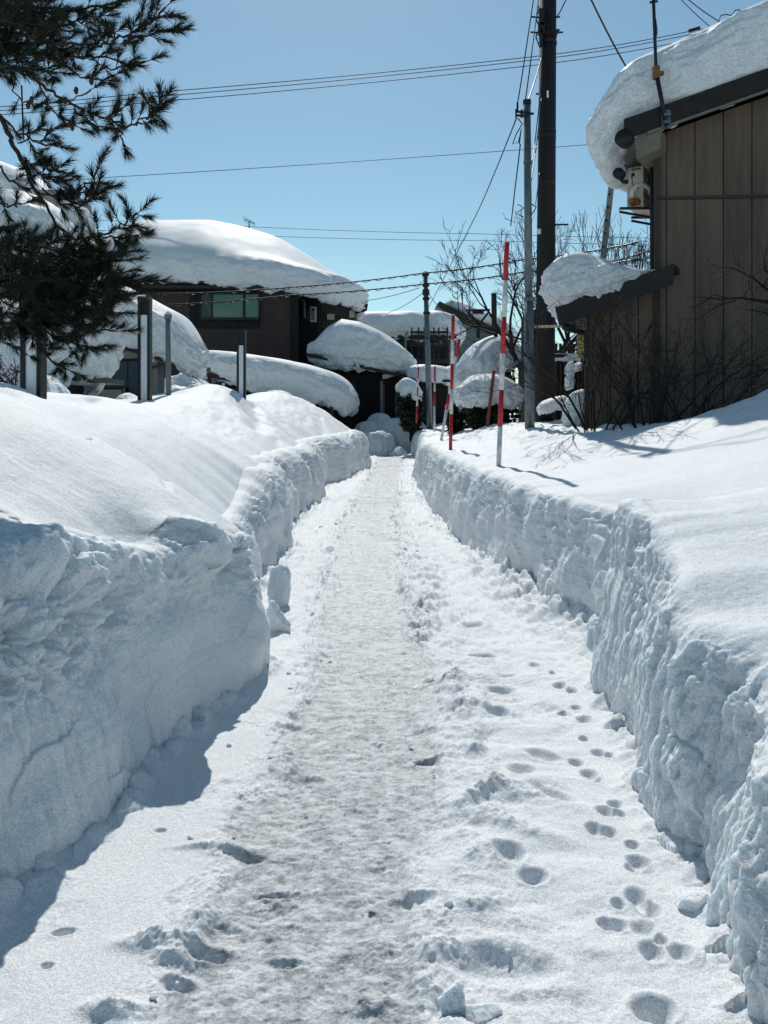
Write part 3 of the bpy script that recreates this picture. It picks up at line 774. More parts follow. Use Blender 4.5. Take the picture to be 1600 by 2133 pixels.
for k in (0, .7): MB().bar(a + AD * k, b + AD * k, .05, .035).build('rail', BLACK_METAL, br)
for k in (0, .7): MB().bar(W(1291, 441, acd) + AD * k, W(1366, 455, acd) + AD * k, .03, .035).build('strut', BLACK_METAL, br)

# ladder against the eave, seen nearly from its side
lad = thing('ladder', 'aluminium ladder standing on the lean-to roof against the upper eave', 'ladder', W(1252, 548, 13.2))
l0, l1 = W(1252, 560, 13.2), W(1278, 338, 13.5)
off = Vector((.135, .42, 0))
for k in (0, 1):
    mm = MB(); mm.bar(l0 + off * k, l1 + off * k, .035, .075, up=(1, 0, 0)); mm.build('side_rail', ALU, lad)
mm = MB()
for k in range(8):
    p = l0.lerp(l1, .08 + k * .122); MB().cyl(p - off.normalized() * .045, p + off * 1.05, .019, 10).build('rung', BLACK_METAL, lad)

# clothes pole lying level between post and lean-to
tag(MB().cyl(W(1108, 681, 12.9), W(1226, 678, 12.5), .022, 10).build('wooden_rail', PALE_WOOD), 'pale horizontal timber rail between the steel post and the lean-to', 'rail')
# oil tank peeping out behind the lean-to
tk = thing('oil_tank', 'yellowish oil tank peeping out beside the lean-to corner', 'oil tank', W(1222, 740, 13.4))
mm = MB(); c = W(1222, 715, 13.4); mm.tube([c + Vector((-.0, 0, -.30)), c + Vector((0, 0, -.24)), c + Vector((0, 0, .18)), c + Vector((0, 0, .26))], [.06, .16, .16, .07], 20); mm.build('body', TANK, tk, smooth=True)
mm = MB(); mm.bar(c + Vector((-.08, 0, -.28)), c + Vector((-.08, 0, -1.4)), .03, .03); mm.bar(c + Vector((.1, 0, -.28)), c + Vector((.1, 0, -1.4)), .03, .03); mm.build('stand', BLACK_METAL, tk)

# ================================================================== poles on the right
up = thing('utility_pole', 'very dark thick utility pole rising past the top of the picture', 'utility pole', (W(1137, 860, 15.2).x, 15.2, .9))
mm = MB()
pb, pt = W(1134, 890, 15.2), W(1143, -120, 15.2); pb.z = .9
mm.tube([pb, pt], [.20, .155], 24); mm.build('shaft', BLACK_POLE, up, smooth=True)
for py in (68, 82, 258, 270, 362, 482):
    c = pb.lerp(pt, (890 - py) / 1010); MB().cyl(c - Vector((0, 0, .03)), c + Vector((0, 0, .03)), .178, 24).build('band', BLACK_METAL, up)
for (px, py, w, h) in ((1128, 38, .10, .34), (1128, 60, .12, .22), (1127, 80, .06, .3), (1156, 66, .16, .05)):
    p = W(px, py, 15.05); MB().box(p, (w, .14, h)).build('fixture', BLACK_METAL, up, bevel=.01)
mm = MB()
for (px, py, l) in ((1156, 36, .10), (1158, 68, .14), (1122, 36, -.14), (1122, 68, -.16), (1156, 468, .26), (1122, 196, -.05)):
    p = W(px, py, 15.1); MB().cyl(p, p + Vector((l, -.02, 0)), .018, 8).build('step_bolt', BLACK_METAL, up)
MB().box(W(1123, 482, 14.98), (.07, .02, .10)).build('tag_plate', WHITE, up); MB().box(W(1141, 196, 15.02), (.035, .02, .13)).build('tag_plate', WHITE, up)
mm = MB()
for k in range(4):
    pts = [W(1120 + 4 * math.sin(t * 1.9 + k), 8 + 12 * t + 6 * k, 15.0 - .04 * k) for t in range(7)]
    mm.tube(pts, .010, 6)
mm.build('loose_cable', WIRE, up, smooth=True)

gp = thing('steel_post', 'mottled galvanized steel post standing in the snow beside the dark pole', 'post', W(1104, 890, 12.8))
g0, g1 = W(1104, 893, 12.8), W(1098, 215, 12.8)
mm = MB(); gm = g0.lerp(g1, .40); mm.tube([g0 - Vector((0, 0, .3)), gm], [.082, .078], 20); mm.tube([gm, g1], [.066, .060], 20); mm.build('shaft', GALV, gp, smooth=True)
MB().cyl(gm - Vector((0, 0, .05)), gm + Vector((0, 0, .02)), .085, 20).build('collar', GALV, gp)
for py in (338, 665): c = W(1100, py, 12.8); MB().cyl(c - Vector((0, 0, .02)), c + Vector((0, 0, .02)), .076, 20).build('collar', GALV, gp)
mm = MB(); mm.cyl(g1 - Vector((0, 0, .02)), g1 + Vector((0, 0, .05)), .068, 20); mm.build('cap', BLACK_METAL, gp)
mm = MB()
for (a, b) in (((1074, 232), (1112, 237)), ((1075, 240), (1098, 242))):
    mm.bar(W(*a, 12.7), W(*b, 12.7), .03, .03)
mm.box(W(1078, 224, 12.7), (.03, .03, .16)); mm.box(W(1075, 236, 12.7), (.025, .025, .14)); mm.box(W(1087, 237, 12.7), (.04, .05, .12))
mm.build('crossarm', BLACK_METAL, gp)
mm = MB(); mm.tube([W(1079, 246, 12.7), W(1088, 258, 12.7), W(1075, 280, 12.7), W(1068, 300, 12.7), W(1080, 296, 12.7), W(1086, 268, 12.7), W(1082, 300, 12.7)], .010, 6); mm.build('cable_tail', WIRE, gp, smooth=True)
mm = MB(); mm.tube([W(1078, 425, 12.7), W(1092, 433, 12.65), W(1074, 444, 12.7), W(1090, 452, 12.65)], .010, 6); mm.build('cable_tail', WIRE, gp, smooth=True)
mm = MB(); mm.tube([W(1107, 448, 12.7), W(1117, 432, 12.7), W(1108, 425, 12.7)], .010, 6)
mm.build('cable_tail', WIRE, gp, smooth=True)

def snow_pole(label, base, top, r, bands, group='red and white snow poles on the right bank', mats=(None, None)):
    """bands: photo fractions from the top where the colour changes, first colour red"""
    o = thing('snow_pole', label, 'snow pole', base, group)
    b, t = Vector(base), Vector(top); d = b - t
    k = 0
    for i in range(len(bands) - 1):
        mm = MB(); s0_, s1_ = bands[i], bands[i + 1]
        e = d * (.15 if i == len(bands) - 2 else 0)
        mm.cyl(t + d * s0_, t + d * s1_ + e, r, 14)
        o2 = mm.build('red_band' if i % 2 == 0 else 'white_band', RED if i % 2 == 0 else WHITE, o, smooth=False)
        o2.data.polygons.foreach_set('use_smooth', [len(p.vertices) == 4 for p in o2.data.polygons])
    mm = MB(); mm.cyl(t + d * -.004, t + d * .003, r * 1.08, 14); mm.build('cap', WHITE, o)
    return o
snow_pole('tallest, nearest red and white striped pole in the right bank', W(1040, 938, 9.3), W(1056, 504, 9.3), .030, [0, .185, .36, .535, .71, .885, 1])
snow_pole('second upright red and white pole, left of the tallest one', W(939, 914, 13.0), W(944, 656, 13.0), .029, [0, .20, .395, .60, .80, 1])
snow_pole('red and white pole leaning to the right behind the second upright one', W(924, 890, 16.0), W(957, 706, 16.0), .030, [0, .20, .62, .80, 1])
snow_pole('thin far red and white pole in front of the small tin roof', W(905, 882, 21), W(906, 763, 21), .026, [0, .26, .44, .70, 1])
snow_pole('farthest thin red and white pole beside the mushroom of snow', W(868, 866, 25), W(872, 764, 25), .027, [0, .24, .42, .60, .80, 1])
tag(MB().cyl(W(1015, 888, 15), W(1029, 772, 15), .032, 12).build('leaning_stake', RUSTY_RED), 'leaning weathered red brown stake between the two nearest striped poles', 'stake')

fp_ = thing('telegraph_pole', 'slim far telegraph pole carrying twisted cables, centre of the picture', 'utility pole', (W(893, 860, 30).x, 30, 1))
mm = MB(); a = W(896, 858, 30); b = W(886, 566, 30); mm.tube([Vector((a.x, a.y, .8)), b], [.13, .085], 14); mm.build('shaft', GALV, fp_, smooth=True)
for py in (572, 594, 606, 612, 622, 652): c = a.lerp(b, (858 - py) / 292); MB().cyl(c - Vector((0, 0, .05)), c + Vector((0, 0, .05)), .14, 12).build('insulator', BLACK_METAL, fp_)
tag(MB().cyl(W(1030, 700, 24), W(1029, 611, 24), .085, 12).build('timber_post', TIMBER), 'short dark timber post rising behind the snow laden shrubs', 'post')
yp = thing('forked_post', 'dark Y shaped post with a flat snowy top', 'post', W(995, 700, 26))
mm = MB(); mm.bar(W(996, 705, 26), W(996, 676, 26), .16, .12); mm.build('stem', BLACK_METAL, yp)
for k in (-1, 1): MB().bar(W(996, 678, 26), W(996 + 22 * k, 650, 26), .07, .07, up=(0, 1, 0)).build('arm', BLACK_METAL, yp)
mm = MB(); mm.box(W(996, 650, 26), (.36, .25, .13)); mm.bar(W(970, 647, 26), W(1020, 646, 26), .3, .05); mm.build('top', BLACK_METAL, yp)
# ================================================================== the brown house on the left
H2D = 36.0
def at(px, py, d): return W(px, py, d)
def wallbox(name, mat_, parent, x0, x1, ztop_py, d, depth, zb=.6, y1=None):
    """a block of wall between photo columns x0..x1 at distance d"""
    a, b = W(x0, ztop_py, d), W(x1, ztop_py, d)
    mm = MB(); mm.box(((a.x + b.x) / 2, d + depth / 2, (a.z + zb) / 2), (b.x - a.x, depth, a.z - zb)); return mm.build(name, mat_, parent)
bh = thing('house', 'big dark brown house with green curtained window under a huge hipped snow roof', 'house', (W(420, 860, H2D).x, H2D + 4, .6))
wallbox('wall', H_BROWN, bh, 150, 607, 590, H2D, 9.0)
wallbox('side_wing', H_DARK, bh, 606, 664, 600, H2D + 2.2, 7.0)
wallbox('rear_wing', H_OLIVE, bh, 664, 741, 630, H2D + 3.6, 6.0)
mm = MB()
for px in range(672, 741, 6): a = W(px, 632, H2D + 3.59); mm.box((a.x, a.y, 3.8), (.03, .03, 5.6))
mm.build('wing_batten', H_DARK, bh)
mm = MB(); a = W(612, 598, H2D - .05); mm.box((a.x, a.y + .2, 4.0), (.34, .4, 6.8)); a = W(660, 615, H2D + 3.5); mm.box((a.x, a.y, 4.2), (.25, .3, 6.4)); mm.build('corner_post', H_DARK, bh)
# window: frame > panes
x0, x1 = 395, 541
a, b = W(x0, 600, H2D - .06), W(x1, 684, H2D - .06)
fr = MB(); fr.box(((a.x + b.x) / 2, H2D - .03, (a.z + b.z) / 2), (b.x - a.x, .06, a.z - b.z)); fr = fr.build('window', H_DARK, bh)
for (p0, p1, mt) in ((417, 440, DARK_GLASS), (443, 506, GREEN_GLASS), (511, 539, GREEN_GLASS)):
    a, b = W(p0, 612, H2D - .10), W(p1, 662, H2D - .10)
    MB().box(((a.x + b.x) / 2, H2D - .075, (a.z + b.z) / 2), (b.x - a.x, .03, a.z - b.z)).build('pane', mt, fr)
for px in (417, 441, 508, 540):
    a, b = W(px, 610, H2D - .12), W(px, 664, H2D - .12); MB().bar(a, b, .10, .07, up=(1, 0, 0)).build('mullion', BLACK_METAL, fr)
a, b = W(417, 611, H2D - .12), W(540, 611, H2D - .12); MB().bar(a, b, .07, .09).build('head', BLACK_METAL, fr)
a, b = W(417, 664, H2D - .14), W(540, 664, H2D - .14); MB().bar(a, b, .16, .12).build('sill', BLACK_METAL, fr)
MB().box(W(568, 603, H2D - .05), (.26, .1, .2)).build('vent_hood', BLACK_METAL, bh, bevel=.03)
# eaves and gutters
mm = MB(); a, b = W(150, 597, H2D - .9), W(612, 597, H2D - .9); mm.box(((a.x + b.x) / 2, H2D + 4, a.z), (b.x - a.x, 9.8, .16)); mm.build('eave', DARK_TRIM, bh)
mm = MB(); a, b = W(612, 600, H2D - .7), W(647, 600, H2D - .7); mm.box(((a.x + b.x) / 2, H2D + .4, a.z), (b.x - a.x, 2.2, .30)); mm.build('porch_hood', H_DARK, bh)
mm = MB(); a, b = W(640, 606, H2D + 1.2), W(715, 622, H2D + 3.0); mm.prism([a, b, b + Vector((0, 0, .12)), a + Vector((0, 0, .12))], (0, 5, 0)); mm.build('wing_eave', BEIGE, bh)
mm = MB(); a, b = W(668, 628, H2D + 2.9), W(712, 624, H2D + 2.9); mm.bar(a, b, .3, .14); mm.build('wing_fascia', WHITE, bh)
mm = MB(); a, b = W(712, 626, H2D + 2.9), W(766, 637, H2D + 2.9); mm.bar(a, b, .3, .16); mm.tube([b + Vector((-.05, 0, 0)), W(763, 645, H2D + 2.9), W(742, 652, H2D + 3.4)], .06, 8); mm.build('gutter', BLACK_METAL, bh)
mm = MB(); mm.tube([W(622, 620, H2D + 1.9), W(634, 628, H2D + 1.9), W(634, 662, H2D + 1.9)], .055, 8); mm.build('downpipe', H_GREY, bh, smooth=True)
wf = MB(); a = W(653, 655, H2D + 2.1); wf.box(a, (.30, .1, .75)); wf = wf.build('side_window', WHITE, bh)
MB().box(a + Vector((-.02, -.06, 0)), (.16, .04, .6)).build('side_window_pane', DARK_GLASS, wf)
MB().box(W(640, 655, H2D + 2.1), (.28, .12, .6)).build('shutter', BLACK_METAL, bh)
MB().box(W(689, 660, H2D + 3.5), (.36, .15, .28)).build('meter_box', WHITE, bh)
MB().box(W(733, 654, H2D + 3.5), (.26, .12, .36)).build('vent', WHITE, bh)

def hip(x, y):
    qx = np.where(x > -.2, np.clip((x + .2) / 7.8, 0, 1.2), np.clip((-3.0 - x) / 4.6, 0, 1.2)); qy = np.clip(np.abs(y) / 5.6, 0, 1.2)
    f = 1 - qx ** 1.5 - qy ** 1.8
    return 2.75 * (.5 * (f + np.sqrt(f * f + .03)) - .05)
zc = W(400, 597, H2D).z
cap('roof_snow', 'huge smooth rounded snow roof on the big dark brown house', (W(430, 0, H2D + 5).x + .45, H2D + 4.4, zc - .15), 8.05, 5.6, 1.45, 0, 5,
    lambda x, y: hip(x, y) - .45 * sstep(3.2, 7.6, x), lambda x, y: 1 - .12 * sstep(4, 7.7, x), dome=.2, Redge=.95, over=.2, res=.07, seed=8, lump=.0)
an = thing('tv_antenna', 'small tilted television antenna poking out of the big snow roof', 'antenna', W(519, 482, H2D + 5.5))
mm = MB(); mm.cyl(W(519, 492, H2D + 5.5), W(519, 460, H2D + 5.5), .03, 8); mm.build('mast', BLACK_METAL, an)
mm = MB(); mm.bar(W(509, 457, H2D + 5.2), W(531, 466, H2D + 5.8), .03, .03)
for k in range(6):
    p = W(509 + k * 4.2, 457 + k * 1.7, H2D + 5.2 + .1 * k); mm.bar(p + Vector((-.05, 0, .20 - .015 * k)), p + Vector((.05, 0, -.20 + .015 * k)), .018, .018)
mm.build('elements', BLACK_METAL, an)

# the carport in front of it
cp = thing('carport', 'low maroon trimmed carport sagging under a long snow loaf', 'carport', (W(580, 860, 29).x, 31, .8))
tilt = -.205
def cz(px, d=29.0): return W(430, 778, d).z + tilt * (W(px, 0, d).x - W(430, 0, d).x)
mm = MB(); a, b = W(432, 0, 29), W(652, 0, 29)
mm.prism([Vector((a.x, 28.9, cz(432) - .13)), Vector((b.x, 28.9, cz(652) - .13)), Vector((b.x, 28.9, cz(652) + .04)), Vector((a.x, 28.9, cz(432) + .04))], (0, .08, 0)); mm.build('fascia', MAROON, cp)
b = W(690, 0, 29); mm = MB(); mm.prism([Vector((a.x, 28.98, cz(432) - .05)), Vector((b.x, 28.98, cz(690) - .05)), Vector((b.x, 28.98, cz(690) + .05)), Vector((a.x, 28.98, cz(432) + .05))], (0, 4, 0)); mm.build('roof', DARK_TRIM, cp)
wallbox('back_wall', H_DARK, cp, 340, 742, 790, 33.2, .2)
for px in (437, 560, 690):
    p = W(px, 0, 29.1); MB().box((p.x, 29.1, (cz(px) + .5) / 2), (.14, .14, cz(px) - .5)).build('column', BLACK_METAL, cp)
for px in (466, 549, 622):
    p = W(px, 0, 28.88); MB().box((p.x, 28.86, cz(px) - .28), (.11, .04, .11)).build('bracket_plate', WHITE, cp)
MB().box(W(690, 842, 29.3), (.36, .1, .34)).build('red_panel', MAROON, cp)
cc = W(573, 0, 29.8)
cap('roof_snow', 'long loaf of snow drooping along the low maroon carport', (cc.x, 30.85, cz(573) - .10), 3.14, 2.25, 1.12, 0, 3.6,
    lambda x, y: tilt * x - .05 * (np.abs(x) / 3.0) ** 3 - .22 * np.clip(x / 3, 0, 2) ** 3, lambda x, y: 1.05 - .10 * np.clip(-x / 3, 0, 1) + .05 * np.clip(x / 3, 0, 1), dome=.12, Redge=.72, over=.10, res=.04, seed=15)

# the porch wing with its own sloping snow
pr = thing('porch', 'dark porch with a steep lean-to roof at the end of the path', 'porch', (W(770, 860, 34).x, 35, .7))
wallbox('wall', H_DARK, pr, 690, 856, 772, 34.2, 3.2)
mm = MB(); a, b = W(640, 735, 33.2), W(850, 782, 33.2)
mm.prism([a + Vector((0, 0, -.14)), b + Vector((0, 0, -.14)), b, a], (0, 3.8, 0)); mm.build('roof', DARK_TRIM, pr)
mm = MB(); a, b = W(795, 790, 33.6), W(795, 860, 33.6); mm.box((a.x, 33.7, 1.9), (.12, .12, 2.2)); a = W(845, 0, 33.6); mm.box((a.x, 33.7, 1.8), (.14, .14, 2.2)); mm.build('column', H_GREY, pr)
mm = MB(); a, b = W(796, 781, 33.4), W(820, 776, 33.4); mm.prism([a, b, W(826, 782, 33.4), W(798, 790, 33.4)], (0, .3, 0)); mm.build('gable_trim', OLD_WHITE, pr)
for px in (800, 825): MB().bar(W(px, 800, 34.15), W(px, 868, 34.15), .05, .05, up=(0, 1, 0)).build('door_frame', H_GREY, pr)
mm = MB(); mm.bar(W(822, 776, 33.0), W(836, 774, 33.0), .05, .05); mm.bar(W(820, 781, 33.0), W(838, 779, 33.0), .05, .05); mm.build('snow_guard', BLACK_METAL, pr)
pc = W(755, 0, 34.3)
cap('roof_snow', 'sharp peaked snow wedge sloping down to the right over the dark porch', (pc.x, 34.9, W(755, 762, 33.2).z), 2.35, 1.85, 2.0, 0, 3.0,
    lambda x, y: -.13 * x - .05, lambda x, y: np.interp(x, [-2.35, -1.5, -.9, -.1, .75, 1.8, 2.3], [.42, .80, .99, .97, .84, .60, .46]), dome=.12, Redge=.95, over=.14, res=.04, seed=21, lump=.25)
tag(MB().box((W(843, 850, 33).x, 33, 1.75), (.10, .12, 1.0)).box((W(845, 823, 33).x, 33, 2.28), (.28, .14, .05)).build('gate_post', MAROON), 'small maroon gate post with a white cap by the porch', 'post')

# ================================================================== left side: shed, lamps, pipe
sh = thing('shed', 'blue grey shed with cream gable and sliding window behind the lamp posts', 'shed', (W(250, 860, 16.5).x, 18, .9))
SD = 16.3
def sdz(px): return W(px, 735 - (290 - px) * .46, SD).z
mm = MB(); a, b = W(150, 0, SD), W(327, 0, SD)
mm.prism([Vector((a.x, SD, W(0, 748, SD).z)), Vector((b.x, SD, W(0, 748, SD).z)), Vector((b.x, SD, sdz(300) - .06)), Vector((a.x, SD, sdz(150)))], (0, 1.2, 0)); mm.build('gable', H_CREAM, sh)
mm = MB()
for k in range(6):
    x = a.x + k * .30
    mm.box((x + .145, SD - .0, (W(0, 752, SD).z + .7) / 2), (.282, .06, W(0, 752, SD).z - .7))
mm.box(((a.x + b.x) / 2 - .1, SD + .7, (W(0, 752, SD).z + .7) / 2), (b.x - a.x - .25, 1.3, W(0, 752, SD).z - .7)); mm.build('siding', H_BLUE, sh)
MB().bar(Vector((a.x, SD - .04, W(0, 750, SD).z)), Vector((b.x, SD - .04, W(0, 750, SD).z)), .05, .05).build('belt_trim', H_DARK, sh)
mm = MB(); p, q = W(196, 0, SD), W(330, 0, SD)
mm.prism([Vector((p.x - .6, SD - .35, sdz(190) + .0)), Vector((q.x + .15, SD - .35, sdz(332))), Vector((q.x + .15, SD - .35, sdz(332) + .13)), Vector((p.x - .6, SD - .35, sdz(190) + .13))], (0, 4.6, 0)); mm.build('roof', DARK_TRIM, sh)
wi = MB(); c0, c1 = W(168, 806, SD - .05), W(266, 846, SD - .05); wi.box(((c0.x + c1.x) / 2, SD - .05, (c0.z + c1.z) / 2), (c1.x - c0.x, .07, c0.z - c1.z)); wi = wi.build('window', H_DARK, sh)
for (u0, u1) in ((173, 193), (197, 257)):
    e, f_ = W(u0, 812, SD), W(u1, 846, SD); MB().box(((e.x + f_.x) / 2, SD - .095, (e.z + f_.z) / 2), (f_.x - e.x, .02, e.z - f_.z)).build('pane', glass_mat('grey_green_glass', (.10, .13, .12)), wi)
for px in (195, 259): MB().bar(W(px, 809, SD - .11), W(px, 846, SD - .11), .03, .04, up=(0, 1, 0)).build('mullion', ALU, wi)
MB().box(W(257, 728, SD - .15), (.10, .25, .07)).build('rafter_end', OLD_WHITE, sh)
MB().box(W(320, 748, SD - .25), (.10, .2, .14)).build('rafter_end', OLD_WHITE, sh)
MB().bar(W(318, 765, SD - .1), W(345, 758, SD - .4), .04, .05).build('gutter_arm', BLACK_METAL, sh)
MB().box((W(325, 0, SD).x, SD - .05, W(0, 785, SD).z), (.10, .05, .7)).build('corner_trim', H_CREAM, sh)
cs = W(300, 0, 17.4)
cap('roof_snow', 'thick snow slab sliding off the blue grey shed roof toward the path', (cs.x - .30, 16.95, sdz(268) + .36), 1.72, 1.15, .98, 0, 4.2, lambda x, y: -.47 * x - .20 * sstep(1.2, 1.8, x), lambda x, y: 1.0, dome=.1, Redge=.5, over=.12, res=.03, seed=27, lump=.55)
# low snow between shed and carport
mound('snow_mound', 'shaded snow heap filling the gap between shed and carport', (W(375, 0, 24).x, 24.5, .6), 1.3, 1.2, 2.35, 3, rough=.10)
mound('snow_mound', 'small bright snow dome in front of the carport', (W(578, 0, 27.2).x, 27.2, .8), 1.35, 1.0, 1.62, 5, rough=.03)
mound('snow_mound', 'small bright snow heap at the foot of the second lamp post', (W(262, 0, 13.2).x, 13.4, .8), .52, .6, 1.16, 7, rough=.05)

def lamp_post(label, px, w_px, top_py, panel_py, d, turn):
    o = thing('lamp_post', label, 'lamp post', (W(px, 860, d).x, d, 1.0), 'dark lamp posts with white panels along the left bank')
    z1 = W(px, top_py, d).z; zp = W(px, panel_py, d).z
    Mt = Matrix.Rotation(turn, 3, 'Z'); c = Vector((W(px, 0, d).x, d, 0))
    w = .185
    def bx(dx, dy, z0, z1_, sx, sy, nm, mt):
        p = c + Mt @ Vector((dx, dy, 0)); return MB().box((p.x, p.y, (z0 + z1_) / 2), (sx, sy, z1_ - z0), Mt).build(nm, mt, o)
    bx(-.072, 0, 1.0, z1 - .10, .048, .14, 'side_channel', BLACK_METAL)
    bx(.078, 0, 1.0, z1 - .10, .036, .14, 'side_channel', BLACK_METAL)
    bx(0, .015, zp, z1 - .10, .104, .10, 'infill', BLACK_METAL)
    bx(0, 0, z1 - .10, z1, .196, .15, 'head', BLACK_METAL)
    bx(0, -.005, 1.0, zp, .104, .105, 'light_panel', LAMP_PANEL)
    return o
lamp_post('nearest dark lamp post with white panel, half hidden by the pine', 70, 44, 560, 700, 7.3, R(0))
lamp_post('dark lamp post with white panel beside the snow capped pipe', 302, 25, 618, 657, 12.2, R(0))
lamp_post('smallest, farthest lamp post with white panel before the carport', 503, 18, 688, 720, 17.2, R(0))
vp = thing('vent_pipe', 'slim pale vent pipe with a snow tuft on its cap', 'pipe', (W(351, 860, 13.4).x, 13.4, 1.0))
mm = MB(); a = W(352, 830, 13.4); b = W(350, 664, 13.4); mm.cyl(Vector((a.x, a.y, 1.0)), b, .047, 16); mm.build('shaft', H_GREY, vp, smooth=True)
mm = MB(); mm.cyl(b - Vector((0, 0, .0)), b + Vector((0, 0, .07)), .068, 16); mm.build('cap', H_GREY, vp)
mound('snow_tuft', 'tiny tuft of snow on the cap of the pale vent pipe', b + Vector((.01, 0, .06)), .06, .055, .07, 2, 'snow cap', rough=.15, power=2, skirt=.0)

# far left: neighbours seen through the pine
nb = thing('house', 'cream neighbouring house half hidden behind the pine boughs', 'house', (W(80, 860, 20).x, 22, .8))
wallbox('wall', H_CREAM, nb, -60, 142, 395, 20, 1.6)
mm = MB(); a, b = W(86, 465, 19.95), W(146, 465, 19.95); mm.box(((a.x + b.x) / 2, 19.95, a.z), (b.x - a.x, .1, .26)); mm.build('beam', DARK_TRIM, nb)
ca = W(38, 0, 21)
cap('roof_snow', 'steep snow roof showing pale between the pine boughs', (ca.x, 21.2, W(0, 412, 20).z), 1.45, 1.4, .78, 0, 3, lambda x, y: -.42 * x - .25 * sstep(.6, 1.6, x), dome=.3, Redge=.6, over=.12, res=.04, seed=31)
cap('snow_slab', 'ragged snow hanging down the cream house wall behind the pine', (W(140, 0, 20).x, 20.6, W(0, 498, 20).z), .30, .8, 1.05, 0, 3, None, dome=.05, Redge=.2, over=.08, res=.035, seed=33, lump=.4)
cap('snow_boulder', 'rounded grey snow boulder at the left edge among pine needles', (W(-10, 0, 9.6).x, 10.2, W(0, 545, 9.2).z), .70, .85, .92, 0, 2.4, None, dome=.15, Redge=.60, over=.06, res=.025, seed=35)
cap('snow_overhang', 'ragged bright snow overhang dropping below the pine boughs', (W(75, 0, 11.0).x, 11.6, W(0, 805, 10.6).z), .92, .95, 1.0, 0, 3.0, lambda x, y: .62 * sstep(.30, .95, x) + .16 * sstep(-.1, -.5, x), lambda x, y: 1.08 - .15 * np.clip(x, 0, 1), dome=.1, Redge=.42, over=.20, res=.02, seed=37, lump=.7)
ls = thing('lean_to', 'low dark lean-to under the ragged snow overhang at left', 'shed', (W(60, 860, 11).x, 12, .9))
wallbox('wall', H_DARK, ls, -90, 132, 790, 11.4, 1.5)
mm = MB(); a, b = W(-110, 785, 10.9), W(160, 785, 10.9); mm.box(((a.x + b.x) / 2, 11.9, a.z), (b.x - a.x, 2.0, .08)); mm.build('roof', DARK_TRIM, ls)
mound('snow_mound', 'rounded double snow hump right behind the nearest lamp post', (W(98, 0, 8.7).x, 8.7, 1.2), .36, .5, .84, 9, rough=.04)
mound('snow_mound', 'low snow hump at the left edge beneath the pine', (W(20, 0, 9.2).x, 9.2, 1.2), .62, .5, .72, 11, rough=.05)

# ================================================================== far end of the path
mound('snow_mound', 'layered snow block closing the left side of the path end', (-.42, 29.7, -.05), .86, .8, .92, 13, rough=.07, power=4.0)
mound('snow_mound', 'knobbly little snow heap at the foot of the layered block', (.48, 29.2, -.05), .34, .4, .36, 15, rough=.2, power=2.0)
mound('snow_mound', 'broad snow drift with a blue shaded flank across the path end', (.72, 31.2, -.05), 1.15, 1.1, 1.46, 17, rough=.04, power=2.9)
mound('snow_mound', 'small rounded drift left of the broad shaded one', (-.62, 31.6, -.05), .85, 1.0, 1.32, 19, rough=.04, power=2.5)
mound('snow_mound', 'distant blue shaded snow hump before the dark porch', (-.15, 32.9, -.05), .8, .6, 1.68, 21, rough=.03, power=2.4)

# ================================================================== far houses
fh = thing('house', 'distant house with a broad flat snow roof and a dark railed deck', 'house', (W(850, 860, 50).x, 52, .5))
wallbox('wall', H_GREY, fh, 755, 945, 702, 50, 5)
wallbox('lower_wall', H_DARK, fh, 740, 935, 720, 49.2, .5)
mm = MB(); a, b = W(742, 702, 48.6), W(950, 700, 48.6); mm.box(((a.x + b.x) / 2, 51.4, a.z), (b.x - a.x, 6, .2)); mm.build('roof', DARK_TRIM, fh)
dk = MB()
for px in (858, 872, 884, 904, 914, 932): dk.bar(W(px, 682, 47), W(px, 800, 47), .09, .09, up=(0, 1, 0))
dk.bar(W(855, 706, 47), W(934, 706, 47), .1, .1); dk.bar(W(855, 720, 47), W(934, 720, 47), .1, .1); dk.bar(W(855, 752, 47), W(934, 752, 47), .1, .3); dk.bar(W(855, 692, 47), W(934, 692, 47), .1, .14)
for px in range(880, 905, 4): dk.bar(W(px, 720, 47), W(px, 750, 47), .045, .045, up=(0, 1, 0))
dk.box(((W(855, 0, 47).x + W(934, 0, 47).x) / 2, 48, W(0, 752, 47).z), (2.3, 2, .12))
dk.build('deck', BLACK_METAL, fh)
wf2 = MB().box(W(905, 720, 49.9), (.9, .12, 1.1)).build('window', WHITE, fh); MB().box(W(905, 720, 49.82), (.74, .05, .95)).build('window_pane', DARK_GLASS, wf2)
mm = MB(); mm.tube([W(850, 690, 48), W(845, 700, 48), W(845, 740, 48)], .07, 8); mm.build('downpipe', ALU, fh)
cap('roof_snow', 'broad flat snow roof of the distant house, left of the slim pole', (W(816, 0, 50).x - .1, 51.0, W(0, 703, 48.5).z), 2.75, 2.8, 1.6, 0, 4, lambda x, y: .02 * x, dome=.25, Redge=.9, over=.2, res=.07, seed=41)
cap('roof_snow', 'rounded end of the distant snow roof, right of the slim pole', (W(920, 0, 50).x + .05, 50.8, W(0, 702, 48.5).z), 1.35, 2.6, 1.55, 0, 3, lambda x, y: -.22 * x, dome=.2, Redge=.8, over=.15, res=.06, seed=43)
fh2 = thing('house', 'distant grey gabled house with a dark bargeboard behind the forked post', 'house', (W(985, 860, 56).x, 58, .5))
mm = MB(); p = [W(900, 625, 56), W(1060, 712, 56)]
mm.prism([Vector((W(930, 0, 56).x, 56, .5)), Vector((W(1060, 0, 56).x, 56, .5)), W(1060, 712, 56), W(930, 650, 56)], (0, 6, 0)); mm.build('wall', H_GREY, fh2)
mm = MB(); mm.bar(W(912, 634, 55.6), W(1062, 708, 55.6), .3, .5); mm.build('bargeboard', DARK_TRIM, fh2)
